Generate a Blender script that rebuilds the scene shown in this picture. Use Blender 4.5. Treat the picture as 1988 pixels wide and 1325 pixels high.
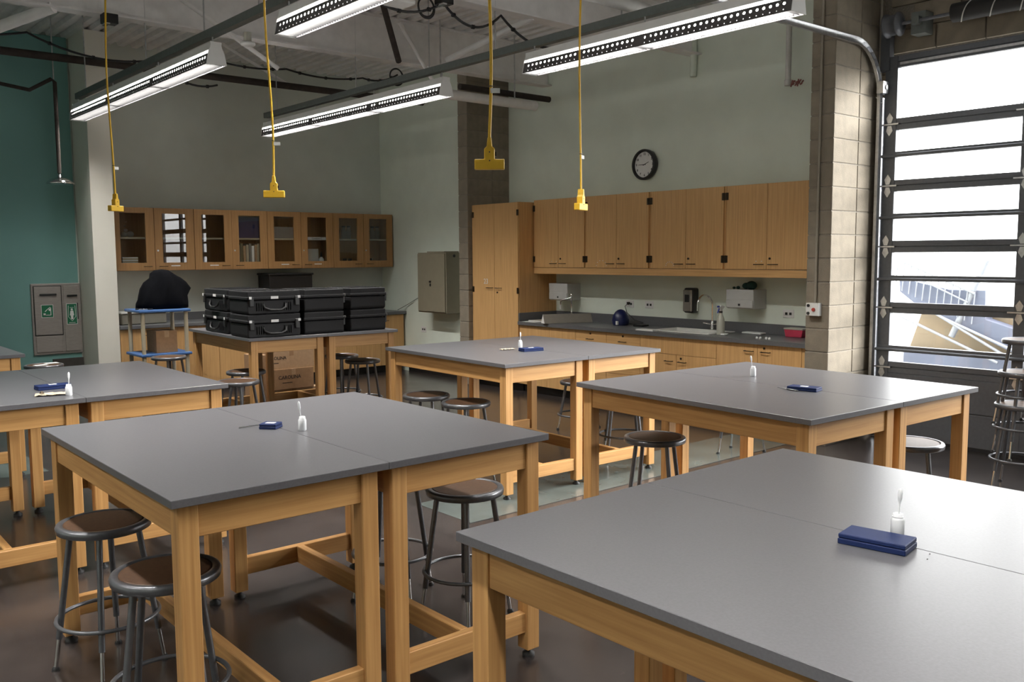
import bpy, bmesh, math, random
from mathutils import Vector, Matrix
random.seed(7)
for o in list(bpy.data.objects): bpy.data.objects.remove(o)
S = bpy.context.scene
COL = S.collection
PI = math.pi

# ------------------------------------------------------------------ camera, light, exposure
F_PX, YAW, PITCH, ROLL, EYE = 1753.19, math.radians(40.66), math.radians(5.448), math.radians(-.3355), 1.648
fw = Vector((math.sin(YAW)*math.cos(PITCH), math.cos(YAW)*math.cos(PITCH), -math.sin(PITCH)))
rt = Vector((math.cos(YAW), -math.sin(YAW), 0)); up = rt.cross(fw)
r2 = rt*math.cos(ROLL) + up*math.sin(ROLL); u2 = -rt*math.sin(ROLL) + up*math.cos(ROLL)
cam = bpy.data.cameras.new('camera'); cam_o = bpy.data.objects.new('camera', cam); COL.objects.link(cam_o)
cam_o.matrix_world = Matrix(((r2.x, u2.x, -fw.x, 0), (r2.y, u2.y, -fw.y, 0), (r2.z, u2.z, -fw.z, EYE), (0, 0, 0, 1)))
cam.sensor_width = 36; cam.lens = F_PX/1988*36; cam.clip_start = .05
S.camera = cam_o
W = bpy.data.worlds.new('world'); S.world = W; W.use_nodes = True
SKY, VEIL, SUN_EL, SUN_AZ = 0.9, 6.0, math.radians(22), math.radians(126)      # hazy daylight, the hidden sun to the south east
wn = W.node_tree; bg = wn.nodes['Background']; sky = wn.nodes.new('ShaderNodeTexSky'); sky.sky_type = 'NISHITA'; sky.sun_disc = False
sky.sun_elevation = SUN_EL; sky.sun_rotation = SUN_AZ; sky.air_density = 1; sky.dust_density = 8; sky.ozone_density = 1; sky.altitude = 0
hsv = wn.nodes.new('ShaderNodeHueSaturation'); hsv.inputs['Saturation'].default_value = .12
wn.links.new(sky.outputs[0], hsv.inputs['Color']); bg.inputs[1].default_value = SKY; wn.links.new(hsv.outputs[0], bg.inputs[0])
veil = wn.nodes.new('ShaderNodeBackground'); veil.inputs[0].default_value = (1, .985, .975, 1); veil.inputs[1].default_value = VEIL
addb = wn.nodes.new('ShaderNodeAddShader'); wn.links.new(bg.outputs[0], addb.inputs[0]); wn.links.new(veil.outputs[0], addb.inputs[1])
wn.links.new(addb.outputs[0], wn.nodes['World Output'].inputs[0])
S.view_settings.view_transform = 'Standard'; S.view_settings.look = 'None'
S.view_settings.exposure = 0; S.view_settings.gamma = 1; S.view_settings.use_curve_mapping = False
S.cycles.use_denoising = True
S.cycles.max_bounces = 10; S.cycles.diffuse_bounces = 6; S.cycles.transparent_max_bounces = 16
S.cycles.sample_clamp_indirect = 6; S.cycles.caustics_reflective = False; S.cycles.caustics_refractive = False
FIX_W = 54.0      # watts of each 4 ft lamp section
def portal(name, loc, rot, sx, sy):
    l = bpy.data.lights.new(name, 'AREA'); l.shape = 'RECTANGLE'; l.size = sx; l.size_y = sy; l.cycles.is_portal = True
    o = bpy.data.objects.new(name, l); COL.objects.link(o); o.location = loc; o.rotation_euler = rot
portal('door_portal', (7.9, 1.7, 1.95), (0, PI/2, 0), 2.7, 4.55)

# ------------------------------------------------------------------ materials
def mat(name, col, rough=.5, metal=0, var=.0, scale=20, bump=0, bscale=80, spec=.5, trans=0, alpha=1, emit=None, es=0, stretch=None, coat=0, col2=None):
    m = bpy.data.materials.new(name); m.use_nodes = True; nt = m.node_tree; b = nt.nodes['Principled BSDF']
    b.inputs['Base Color'].default_value = (*col, 1); b.inputs['Roughness'].default_value = rough; b.inputs['Metallic'].default_value = metal
    b.inputs['Specular IOR Level'].default_value = spec; b.inputs['Transmission Weight'].default_value = trans
    b.inputs['Alpha'].default_value = alpha; b.inputs['Coat Weight'].default_value = coat
    if emit: b.inputs['Emission Color'].default_value = (*emit, 1); b.inputs['Emission Strength'].default_value = es
    if var or bump:
        tc = nt.nodes.new('ShaderNodeTexCoord'); mp = nt.nodes.new('ShaderNodeMapping')
        nt.links.new(tc.outputs['Object'], mp.inputs[0])
        if stretch: mp.inputs['Scale'].default_value = stretch
        if var:
            n = nt.nodes.new('ShaderNodeTexNoise'); n.inputs['Scale'].default_value = scale; n.inputs['Detail'].default_value = 6
            nt.links.new(mp.outputs[0], n.inputs['Vector'])
            r = nt.nodes.new('ShaderNodeValToRGB'); c2 = col2 or tuple(c*(1-var) for c in col)
            r.color_ramp.elements[0].position = .32; r.color_ramp.elements[0].color = (*c2, 1)
            r.color_ramp.elements[1].position = .68; r.color_ramp.elements[1].color = (*[min(1, c*(1+var*.5)) for c in col], 1)
            nt.links.new(n.outputs['Fac'], r.inputs[0]); nt.links.new(r.outputs[0], b.inputs['Base Color'])
        if bump:
            n2 = nt.nodes.new('ShaderNodeTexNoise'); n2.inputs['Scale'].default_value = bscale; n2.inputs['Detail'].default_value = 4
            nt.links.new(mp.outputs[0], n2.inputs['Vector'])
            bp = nt.nodes.new('ShaderNodeBump'); bp.inputs['Strength'].default_value = bump; bp.inputs['Distance'].default_value = .01
            nt.links.new(n2.outputs['Fac'], bp.inputs['Height']); nt.links.new(bp.outputs[0], b.inputs['Normal'])
    return m
WD = (.55, .31, .118); WD2 = (.44, .225, .078)
def wood(name, axis, col=WD, col2=WD2, rough=.42):
    st = [70, 70, 70]; st[axis] = 2.2
    return mat(name, col, rough, var=.16, scale=1, stretch=tuple(st), col2=col2, spec=.4)
wood_x, wood_y, wood_z = wood('oak_grain_x', 0), wood('oak_grain_y', 1), wood('oak_grain_z', 2)
CB = (.63, .385, .165); CB2 = (.56, .325, .13)
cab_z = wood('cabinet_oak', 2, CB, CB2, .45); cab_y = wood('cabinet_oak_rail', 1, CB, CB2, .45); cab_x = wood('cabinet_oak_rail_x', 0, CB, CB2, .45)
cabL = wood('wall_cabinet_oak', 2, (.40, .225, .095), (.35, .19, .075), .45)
topm = mat('grey_resin_top', (.12, .119, .129), .3, var=.1, scale=140, bump=.02, bscale=250, spec=.55)
countm = mat('dark_grey_counter', (.12, .123, .13), .35, var=.15, scale=160)
wallm = mat('grey_green_paint', (.75, .82, .735), .75, var=.05, scale=3, bump=.03, bscale=160)
wallback = mat('grey_paint', (.60, .64, .595), .75, var=.05, scale=3, bump=.03, bscale=160)
whitepaint = mat('white_paint', (.84, .82, .74), .7, var=.03, scale=3, bump=.03, bscale=160)
tealm = mat('teal_paint', (.19, .39, .37), .6, var=.05, scale=2, bump=.03, bscale=160)
deckm = mat('ceiling_grey_paint', (.8, .79, .79), .7, var=.1, scale=6)
steelp = mat('painted_steel', (.86, .85, .85), .55, var=.08, scale=8)
darkpipe = mat('dark_pipe', (.055, .045, .04), .8, spec=.2, var=.2, scale=20)
strutm = mat('grey_strut', (.16, .18, .175), .5, .3, var=.1, scale=30)
pipew = mat('white_pipe', (.6, .6, .58), .45, var=.06, scale=20)
blockm = mat('concrete_block_face', (.25, .215, .165), .9, var=.14, scale=9, bump=.25, bscale=120, col2=(.21, .18, .14))
mortar = mat('mortar', (.25, .225, .19), .95, bump=.3, bscale=150, var=.2, scale=60)
gal = mat('galvanised_steel', (.62, .63, .65), .3, 1, var=.15, scale=30)
chrome = mat('chrome', (.8, .8, .8), .1, 1)
stoolm = mat('stool_grey_enamel', (.15, .155, .17), .3, .55, var=.1, scale=50, spec=.6)
seatm = mat('brown_hardboard_seat', (.085, .045, .025), .45, spec=.3, var=.22, scale=60)
dooral = mat('anodised_aluminium_dark', (.13, .14, .16), .4, .3, var=.08, scale=40)
rubber = mat('black_rubber', (.012, .012, .013), .6, bump=.02)
caseb = mat('black_case_plastic', (.013, .013, .015), .55, bump=.25, bscale=400, spec=.3, var=.2, scale=100)
blackcloth = mat('black_cloth', (.004, .0043, .006), .9, spec=.08, bump=.1, bscale=60, var=.2, scale=30)
yel = mat('yellow_cord', (.72, .43, .02), .45, var=.06, scale=40)
fixw = mat('fixture_white', (.9, .9, .9), .45, var=.03, scale=10)
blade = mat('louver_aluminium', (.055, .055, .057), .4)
blade_dim = mat('louver_aluminium_dim_glow', (.012, .012, .0125), .5)  # same louvers, colour darkened so the left row's lit undersides look dimmer
fixd = mat('fixture_perforated_grey', (.11, .105, .11), .5)
lampm = mat('lamp_tube', (1, 1, 1), .5, emit=(1, .96, .89), es=20)
tin = mat('beige_metal', (.25, .225, .165), .5, .1, var=.05, scale=10)
stainless = mat('dull_stainless', (.36, .33, .31), .5, .25, var=.12, scale=20, stretch=(1, 1, 12))
green = mat('safety_green', (.01, .16, .075), .5, var=.05)
white = mat('white_print', (.8, .8, .8), .6, var=.03)
plasticw = mat('white_plastic', (.72, .73, .72), .4, var=.03)
natural = mat('translucent_white_plastic', (.85, .87, .9), .35, var=.02, spec=.5)
bluebox = mat('blue_plastic', (.015, .027, .095), .55, spec=.15, var=.1, scale=60)
blueshelf = mat('cart_blue', (.05, .13, .33), .45, var=.1, scale=30)
tan = mat('cart_tan_plastic', (.42, .37, .27), .55, var=.05)
card = mat('cardboard', (.30, .175, .09), .85, var=.1, scale=30, bump=.05)
cardl = mat('pale_cardboard', (.40, .26, .15), .85, var=.1, scale=30, bump=.05)
inkm = mat('dark_ink', (.03, .02, .015), .8, var=.1)
black = mat('black_plastic', (.015, .015, .016), .4, var=.1)
bronze = mat('oil_rubbed_hardware', (.05, .035, .02), .45, .7, var=.1)
pinkm = mat('pink_plastic', (.55, .05, .1), .4, var=.06)
porcel = mat('white_porcelain', (.75, .75, .72), .15, var=.02)
greyboard = mat('grey_board', (.22, .2, .17), .8, var=.05)
greencloth = mat('green_cloth', (.012, .05, .045), .85, bump=.2, bscale=60, var=.2)
navy = mat('navy_plastic', (.01, .017, .08), .3, var=.1)
paper = mat('paper', (.5, .42, .31), .8, var=.08, scale=40)
redm = mat('red_knob', (.4, .05, .03), .5, var=.1)
rubberbase = mat('black_toe_kick', (.012, .011, .011), .5, var=.2)
ext_beige = mat('sandy_wall', (.19, .145, .10), .9, var=.1, scale=2)
ext_blue = mat('blue_grey_concrete', (.095, .105, .15), .9, var=.15, scale=2)
ext_white = mat('pale_metal', (.2, .21, .24), .6, var=.05)
ext_ground = mat('pale_paving', (.42, .41, .39), .9, var=.1, scale=1)
bagm = mat('clear_plastic_bag', (.5, .5, .5), .2, alpha=.35, var=.2)

def glass_mat(name, tint, refl):
    m = bpy.data.materials.new(name); m.use_nodes = True; nt = m.node_tree; nt.nodes.clear()
    out = nt.nodes.new('ShaderNodeOutputMaterial'); mix = nt.nodes.new('ShaderNodeMixShader')
    t = nt.nodes.new('ShaderNodeBsdfTransparent'); g = nt.nodes.new('ShaderNodeBsdfGlossy'); fr = nt.nodes.new('ShaderNodeFresnel')
    mul = nt.nodes.new('ShaderNodeMath'); mul.operation = 'MULTIPLY'; mul.inputs[1].default_value = refl
    t.inputs[0].default_value = (*tint, 1); g.inputs['Roughness'].default_value = .0
    ge = nt.nodes.new('ShaderNodeNewGeometry'); sub = nt.nodes.new('ShaderNodeMath'); sub.operation = 'SUBTRACT'; sub.inputs[0].default_value = 1
    m2 = nt.nodes.new('ShaderNodeMath'); m2.operation = 'MULTIPLY'; m2.use_clamp = True
    nt.links.new(ge.outputs['Backfacing'], sub.inputs[1]); nt.links.new(fr.outputs[0], mul.inputs[0])
    nt.links.new(mul.outputs[0], m2.inputs[0]); nt.links.new(sub.outputs[0], m2.inputs[1]); nt.links.new(m2.outputs[0], mix.inputs[0])
    nt.links.new(t.outputs[0], mix.inputs[1]); nt.links.new(g.outputs[0], mix.inputs[2]); nt.links.new(mix.outputs[0], out.inputs[0])
    return m
glassm = glass_mat('window_glass', (.96, .97, .97), 1.0)
glassc = glass_mat('cabinet_glass', (.93, .94, .93), 2.6)

def floor_mat():
    m = mat('polished_concrete', (.05, .043, .04), .22, spec=.5); nt = m.node_tree; b = nt.nodes['Principled BSDF']
    tc = nt.nodes.new('ShaderNodeTexCoord')
    n = nt.nodes.new('ShaderNodeTexNoise'); n.inputs['Scale'].default_value = 2.2; n.inputs['Detail'].default_value = 9; n.inputs['Roughness'].default_value = .7
    nt.links.new(tc.outputs['Object'], n.inputs['Vector'])
    r = nt.nodes.new('ShaderNodeValToRGB'); r.color_ramp.elements[0].position = .3; r.color_ramp.elements[0].color = (.024, .020, .020, 1)
    r.color_ramp.elements[1].position = .72; r.color_ramp.elements[1].color = (.052, .043, .040, 1)
    nt.links.new(n.outputs['Fac'], r.inputs[0]); nt.links.new(r.outputs[0], b.inputs['Base Color'])
    mr = nt.nodes.new('ShaderNodeMapRange'); mr.inputs[3].default_value = .16; mr.inputs[4].default_value = .32
    nt.links.new(n.outputs['Fac'], mr.inputs[0]); nt.links.new(mr.outputs[0], b.inputs['Roughness'])
    return m
floorm = floor_mat()
bandm = mat('grey_green_floor', (.10, .118, .112), .25, var=.2, scale=4, spec=.5)

# ------------------------------------------------------------------ mesh helpers
class MB:
    def __init__(s): s.v = []; s.f = []; s.sm = []
    def add(s, vs, fs, smooth=False):
        o = len(s.v); s.v += [tuple(v) for v in vs]; s.f += [tuple(i+o for i in f) for f in fs]; s.sm += [smooth]*len(fs); return s
    def bb(s, x0, x1, y0, y1, z0, z1):
        return s.add([(x0,y0,z0),(x1,y0,z0),(x1,y1,z0),(x0,y1,z0),(x0,y0,z1),(x1,y0,z1),(x1,y1,z1),(x0,y1,z1)],
                     [(0,3,2,1),(4,5,6,7),(0,1,5,4),(1,2,6,5),(2,3,7,6),(3,0,4,7)])
    def cb(s, c, d): return s.bb(c[0]-d[0]/2, c[0]+d[0]/2, c[1]-d[1]/2, c[1]+d[1]/2, c[2]-d[2]/2, c[2]+d[2]/2)
    def tube(s, pts, r, n=10, caps=True, smooth=True):
        pts = [Vector(p) for p in pts]; rs = r if isinstance(r, (list, tuple)) else [r]*len(pts)
        vs = []; fs = []; prev = None
        for i, p in enumerate(pts):
            t = (pts[min(i+1, len(pts)-1)] - pts[max(i-1, 0)]).normalized()
            if prev is None:
                a = Vector((0, 0, 1)) if abs(t.z) < .9 else Vector((1, 0, 0)); u = t.cross(a).normalized()
            else: u = (prev - t*prev.dot(t)).normalized()
            prev = u; w = t.cross(u)
            for k in range(n):
                a = 2*PI*k/n; vs.append(p + (u*math.cos(a) + w*math.sin(a))*rs[i])
        for i in range(len(pts)-1):
            for k in range(n):
                k2 = (k+1) % n; fs.append((i*n+k, i*n+k2, (i+1)*n+k2, (i+1)*n+k))
        s.add(vs, fs, smooth)
        if caps:
            s.add(vs[:n], [tuple(range(n-1, -1, -1))]); s.add(vs[-n:], [tuple(range(n))])
        return s
    def ring(s, c, R, r, n=36, m=8, axis='z'):
        vs = []; fs = []
        for i in range(n):
            a = 2*PI*i/n
            for k in range(m):
                b = 2*PI*k/m; q = R + r*math.cos(b); p = (q*math.cos(a), q*math.sin(a), r*math.sin(b))
                if axis == 'x': p = (p[2], p[0], p[1])
                if axis == 'y': p = (p[0], p[2], p[1])
                vs.append((c[0]+p[0], c[1]+p[1], c[2]+p[2]))
        for i in range(n):
            for k in range(m):
                i2 = (i+1) % n; k2 = (k+1) % m; fs.append((i*m+k, i2*m+k, i2*m+k2, i*m+k2))
        return s.add(vs, fs, True)
    def lathe(s, prof, c=(0,0,0), n=24, axis='z', smooth=True):
        vs = []; fs = []
        for (r, h) in prof:
            for k in range(n):
                a = 2*PI*k/n; p = (r*math.cos(a), r*math.sin(a), h)
                if axis == 'x': p = (p[2], p[0], p[1])
                if axis == 'y': p = (p[1], p[2], p[0])
                vs.append((c[0]+p[0], c[1]+p[1], c[2]+p[2]))
        for i in range(len(prof)-1):
            for k in range(n):
                k2 = (k+1) % n; fs.append((i*n+k, i*n+k2, (i+1)*n+k2, (i+1)*n+k))
        s.add(vs, fs, smooth)
        s.add(vs[:n], [tuple(range(n-1, -1, -1))]); s.add(vs[-n:], [tuple(range(n))]); return s
    def prism(s, poly, axis, a, b):
        n = len(poly)
        def P(p, h): return (h, p[0], p[1]) if axis == 'x' else (p[0], h, p[1]) if axis == 'y' else (p[0], p[1], h)
        vs = [P(p, a) for p in poly] + [P(p, b) for p in poly]
        return s.add(vs, [tuple(range(n-1, -1, -1)), tuple(range(n, 2*n))] + [(i, (i+1) % n, n+(i+1) % n, n+i) for i in range(n)])
    def frame(s, x0, x1, z0, z1, t, y0, y1, b=None, plane='xz'):     # rectangular frame (four bars) in the xz or yz plane
        b = b or t
        for (p, q, r, u) in ((x0, x1, z0, z0+b), (x0, x1, z1-t, z1), (x0, x0+t, z0+b, z1-t), (x1-t, x1, z0+b, z1-t)):
            if plane == 'xz': s.bb(p, q, y0, y1, r, u)
            else: s.bb(y0, y1, p, q, r, u)
        return s
    def mesh(s, name, m, bevel=0, seg=1):
        me = bpy.data.meshes.new(name); me.from_pydata([tuple(v) for v in s.v], [], s.f)
        me.polygons.foreach_set('use_smooth', s.sm); me.materials.append(m)
        bm = bmesh.new(); bm.from_mesh(me)
        bmesh.ops.recalc_face_normals(bm, faces=bm.faces)
        if bevel: bmesh.ops.bevel(bm, geom=bm.edges[:], offset=bevel, segments=seg, affect='EDGES', profile=.5, clamp_overlap=True)
        bm.to_mesh(me); bm.free(); return me
    def build(s, name, m, parent=None, bevel=0, seg=1, label=None):
        return link(name, s.mesh(name, m, bevel, seg), parent, label)
def link(name, me, parent=None, label=None):
    o = bpy.data.objects.new(name, me); COL.objects.link(o)
    if parent is not None: o.parent = parent
    if label: o['label'] = label
    return o
def tag(o, label, cat, group=None, kind=None):
    o['label'] = label; o['category'] = cat
    if group: o['group'] = group
    if kind: o['kind'] = kind
    return o
def thing(name, label, cat, loc=(0,0,0), rz=0, group=None):
    o = bpy.data.objects.new(name, None); COL.objects.link(o); o.location = loc; o.rotation_euler = (0, 0, rz)
    o.empty_display_size = .05
    return tag(o, label, cat, group)
def struct(o): o['kind'] = 'structure'; return o
def dup(root, loc, rz=0, label=None, group=None, rot=None):
    r = root.copy(); COL.objects.link(r); r.location = loc; r.rotation_euler = rot or (0, 0, rz)
    if label: r['label'] = label
    if group: r['group'] = group
    def rec(a, b):
        for ch in list(a.children):
            c = ch.copy(); COL.objects.link(c); c.parent = b; c.matrix_parent_inverse = ch.matrix_parent_inverse; rec(ch, c)
    rec(root, r); return r
ORD = ('lowest', 'second lowest', 'third lowest', 'fourth lowest', 'middle', 'fourth highest', 'third highest', 'second highest', 'topmost')
LR = ('first', 'second', 'third', 'fourth', 'fifth', 'sixth', 'seventh', 'eighth', 'ninth', 'tenth')
_tc = {}
def text(name, body, size, m, parent, loc, rot, align='CENTER', depth=.0006, bold=0):
    key = (body, size, align, depth, bold, m.name)
    if key not in _tc:
        c = bpy.data.curves.new(name, 'FONT'); c.body = body; c.size = size; c.align_x = align; c.align_y = 'CENTER'; c.extrude = depth; c.offset = bold; c.resolution_u = 3
        t = bpy.data.objects.new('tmp', c); COL.objects.link(t); bpy.context.view_layer.update()
        me = bpy.data.meshes.new_from_object(t.evaluated_get(bpy.context.evaluated_depsgraph_get())); bpy.data.objects.remove(t); bpy.data.curves.remove(c)
        me.materials.clear(); me.materials.append(m); _tc[key] = me
    o = link(name, _tc[key], parent); o.location = loc; o.rotation_euler = rot; return o
FACE_XM = (PI/2, 0, -PI/2)   # text readable on a face that looks along -x
FACE_YM = (PI/2, 0, 0)       # on a face that looks along -y

# ------------------------------------------------------------------ setting
XW = 7.73; YB = 11.4; ZC = 4.15
fl = struct(MB().bb(-3.2, 8.0, -4.2, 11.6, -.1, 0).build('floor', floorm))
MB().bb(3.35, 7.2, 4.3, 4.88, -.002, .0012).build('floor_band', bandm, fl, label='grey green band on the brown floor')
MB().bb(-1.5, 1.75, 7.55, 8.45, -.002, .0012).build('floor_band', bandm, fl, label='grey green band on the brown floor')  # flat grey green rectangle at the far left
MB().bb(3.3, 7.2, 4.288, 4.298, -.002, .0010).build('floor_joint', rubberbase, fl, label='dark saw cut joint along the pale band')
# ceiling: ribbed steel deck
cb_ = MB().bb(-3.2, 8.0, -4.2, 11.6, ZC+.04, ZC+.14)
x = -3.2
while x < 8:
    cb_.prism([(x, ZC+.045), (x+.02, ZC), (x+.09, ZC), (x+.11, ZC+.045)], 'y', -4.2, 11.5); x += .155
ceil = struct(cb_.build('ceiling', deckm))
struct(MB().bb(-3.2, 8.0, YB, YB+.2, 0, ZC+.05).build('wall_back', wallback))
wt = struct(MB().bb(-3.0, 3.06, YB-.03, YB, 0, ZC).build('wall_back_teal', tealm))
struct(MB().bb(3.083, 3.324, 10.8, YB, 0, ZC).build('wall_back_fin', whitepaint))
struct(MB().bb(-3.2, -3.0, -4.2, YB, 0, ZC).build('wall_left', wallm))
struct(MB().bb(-3.2, 8.0, -4.2, -4.0, 0, ZC).build('wall_front', wallm))
struct(MB().bb(7.27, 7.93, 9.1, YB, 0, ZC).build('wall_right_far', wallm))
struct(MB().bb(XW, 7.93, 4.2, 9.1, 0, ZC).build('wall_right', wallm))
DY0, DY1, DZ = -.6, 3.975, 3.34
wg = struct(MB().bb(7.8, 7.93, DY1, 4.2, 0, ZC).bb(7.8, 7.93, DY0, DY1, DZ, ZC).bb(7.8, 7.93, -4.0, DY0, 0, ZC).build('wall_right_garage', mortar))
# concrete blocks: one shared mesh per size, each block a part
_blk = {}
def block(parent, x0, x1, y0, y1, z0, z1):
    d = (round(x1-x0, 3), round(y1-y0, 3), round(z1-z0, 3))
    if d not in _blk: _blk[d] = MB().cb((0, 0, 0), d).mesh('concrete_block', blockm, .004)
    o = link('concrete_block', _blk[d], parent); o.location = ((x0+x1)/2, (y0+y1)/2, (z0+z1)/2)
J = .006
wf = struct(MB().bb(7.046, XW, 9.041, 9.219, 0, ZC).build('wall_alcove_far', mortar))
wp = struct(MB().bb(7.006, 7.8, 4.041, 4.249, 0, ZC).build('wall_alcove_near', mortar))
z = 0
while z < ZC-.05:
    z1 = min(z+.2, ZC)
    for a, b in ((7.04, 7.44), (7.44, XW)): block(wf, a+(J if a > 7.1 else 0), b-J*.3, 9.035, 9.225, z+J, z1-J*.3)
    for a, b in ((7.0, 7.4), (7.4, 7.79)): block(wp, a+(J if a > 7.1 else 0), b-J*.3, 4.035, 4.255, z+J, z1-J*.3)
    z += .2
z = DZ+.02; row = 0
while z < ZC-.05:
    y = DY1 - (.2 if row % 2 else 0)
    while y > .2:
        block(wg, 7.775, 7.81, max(y-.4, DY0)+J, y-J, z+J, min(z+.2, ZC)-J*.3); y -= .4
    z += .2; row += 1
z = 0
while z < DZ:
    block(wg, 7.775, 7.81, DY1+.006, 4.034, z+J, z+.2-J*.3); z += .2
# steel beams under the deck
def beam(y, label):
    t = thing('steel_beam', label, 'beam', (0, y, 3.7), 0, 'painted beams under the deck')
    MB().bb(-3.0, 7.73 if y < 9 and y > 4.3 else 7.8, -.075, .075, 0, .014).bb(-3.0, 7.73, -.075, .075, .435, .449).build('flange', steelp, t)
    MB().bb(-3.0, 7.73, -.005, .005, .014, .435).build('web', steelp, t)
beam(8.3, 'grey painted steel beam nearest the back wall, crossing the ceiling at the upper left')
beam(6.04, 'grey painted steel beam crossing above the far ends of the two nearer lights')
# baseboards
struct(MB().bb(7.255, 7.27, 9.226, 10.72, 0, .1).build('baseboard_right', rubberbase))
struct(MB().bb(-2.9, 3.08, YB-.045, YB-.03, 0, .1).build('baseboard_back', rubberbase))

# ------------------------------------------------------------------ overhead glass door
d1 = struct(bpy.data.objects.new('door_1', None)); COL.objects.link(d1); d1.location = (7.74, 0, 0)
X0, X1 = -.03, .03
st_y = [(3.86, 3.972), (2.755, 2.845), (1.64, 1.73), (.525, .615), (-.597, -.49)]  # last column is out of view, added to let in more light
rails = [(.59, .69), (1.12, 1.214), (1.65, 1.752), (2.18, 2.277), (2.706, 2.806), (3.235, 3.335)]
bars = [(.786, .834), (1.406, 1.45), (1.942, 1.987), (2.474, 2.518)]
for a, b in st_y: MB().bb(X0, X1, a, b, .02, 3.335).build('stile', dooral, d1, .004)
for a, b in rails:
    mid = (a+b)/2
    MB().bb(X0+.004, X1-.004, DY0+.02, DY1-.02, a, mid-.002).bb(X0+.006, X1-.006, DY0+.02, DY1-.02, mid+.002, b).bb(X0+.014, X1-.014, DY0+.02, DY1-.02, mid-.01, mid+.01).build('rail', dooral, d1, .003)
for a, b in bars:
    m_ = (a+b)/2
    MB().bb(X0-.03, X1-.02, DY0+.02, DY1-.01, a, m_-.004).bb(X0-.012, X1-.02, DY0+.02, DY1-.01, m_-.004, b).tube([(X0-.03, DY0+.02, m_-.012), (X0-.03, DY1-.01, m_-.012)], .014, 10).build('strut', dooral, d1)
spans = []
zs = sorted(rails + bars)
for i in range(len(zs)-1): spans.append((zs[i][1], zs[i+1][0]))
for i in range(4):
    ya, yb = st_y[i+1][1], st_y[i][0]
    for za, zb in spans: MB().bb(-.004, .004, ya-.004, yb+.004, za-.004, zb+.004).build('glass_pane', glassm, d1)
MB().bb(X0+.002, X1, DY0+.02, DY1-.02, .025, .30).bb(X0+.002, X1, DY0+.02, DY1-.02, .308, .59).bb(X0+.012, X1-.004, DY0+.02, DY1-.02, .28, .33).build('bottom_panel', dooral, d1, .004)
MB().bb(X0-.008, X1, DY0+.02, DY1-.02, 0, .03).build('weather_seal', rubber, d1)
for (ya, yb) in (st_y[0], st_y[1]):
    yc = (ya+yb)/2
    for a, b in rails[:5]:
        zc = (a+b)/2; h = MB()
        for s_ in (1, -1):
            h.prism([(yc-.016, zc+s_*.012), (yc+.016, zc+s_*.012), (yc+.03, zc+s_*.055), (yc, zc+s_*.1), (yc-.03, zc+s_*.055)], 'x', X0-.008, X0)
        h.bb(X0-.02, X0, yc-.085, yc+.085, zc-.006, zc+.006)
        h.build('hinge', gal, d1)
MB().bb(X0-.006, X0, DY0+.1, 3.84, 3.255, 3.275).build('top_strut', gal, d1)
# track, spring, drum
tr = thing('door_track', 'shiny steel overhead door track curving from the door jamb towards the lights', 'door track')
tp = [(7.66, 4.0, .05), (7.66, 4.0, 2.95)] + [(7.66-.42*(1-math.cos(a)), 4.0, 2.98+.44*math.sin(a)) for a in [PI/2*k/10 for k in range(1, 11)]] + [(5.2, 4.0, 3.40)]
def channel(mb, pts, w, t, y):
    # J shaped track swept in the xz plane
    for i in range(len(pts)-1):
        a, b = Vector(pts[i]), Vector(pts[i+1]); d = (b-a).normalized(); nrm = Vector((d.z, 0, -d.x))
        for (o0, o1, y0, y1) in ((-w/2, w/2, y-t/2, y+t/2), (-w/2-t/2, -w/2+t/2, y-.025, y), (w/2-t/2, w/2+t/2, y-.025, y)):
            vs = []
            for p in (a, b):
                for (o, yy) in ((o0, y0), (o1, y0), (o1, y1), (o0, y1)):
                    q = p + nrm*o; vs.append((q.x, yy, q.z))
            mb.add(vs, [(0,1,2,3), (7,6,5,4), (0,4,5,1), (1,5,6,2), (2,6,7,3), (3,7,4,0)])
tb = MB(); channel(tb, tp, .05, .004, 4.0); tb.build('track_rail', gal, tr)
MB().bb(7.7, 7.775, 4.0, 4.03, .05, 3.0).build('track_angle', dooral, tr)
MB().bb(5.28, 5.31, 3.99, 4.02, 3.40, ZC).tube([(5.3, 4.0, 3.42), (5.75, 4.0, 4.1)], .016, 6).build('hanger_angle', gal, tr)
MB().bb(7.6, 7.74, 3.93, 3.99, 3.02, 3.12).lathe([(.02, -.03), (.02, .03)], (7.65, 3.95, 3.07), 12, 'y').build('top_roller_bracket', gal, tr)
sp = thing('torsion_spring', 'black torsion spring and shaft above the glass door, upper right corner', 'spring', (7.6, 0, 3.57))
MB().tube([(0, -.55, 0), (0, 3.95, 0)], .014, 10).build('shaft', dooral, sp)
MB().tube([(0, .4, 0), (0, 3.36, 0)], .075, 20).build('spring_body', rubber, sp)
hx = []
for k in range(0, 13*24):
    a = 2*PI*k/24; hx.append((.0765*math.cos(a), .5+k/(13*24)*2.85, .0765*math.sin(a)))
MB().tube(hx, .005, 5).build('chalk_spiral', pipew, sp)
MB().lathe([(.05, 3.78), (.1, 3.8), (.1, 3.81), (.085, 3.82), (.085, 3.90), (.1, 3.905), (.1, 3.92), (.03, 3.94)], (0, 0, 0), 20, 'y').build('cable_drum', dooral, sp)
MB().bb(.03, .17, 3.6, 3.72, -.1, .08).bb(-.03, .04, 3.63, 3.69, -.03, .03).build('bearing_plate', strutm, sp)
MB().bb(.09, .17, 3.93, 4.03, -.35, .1).build('end_plate', dooral, sp)

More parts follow.
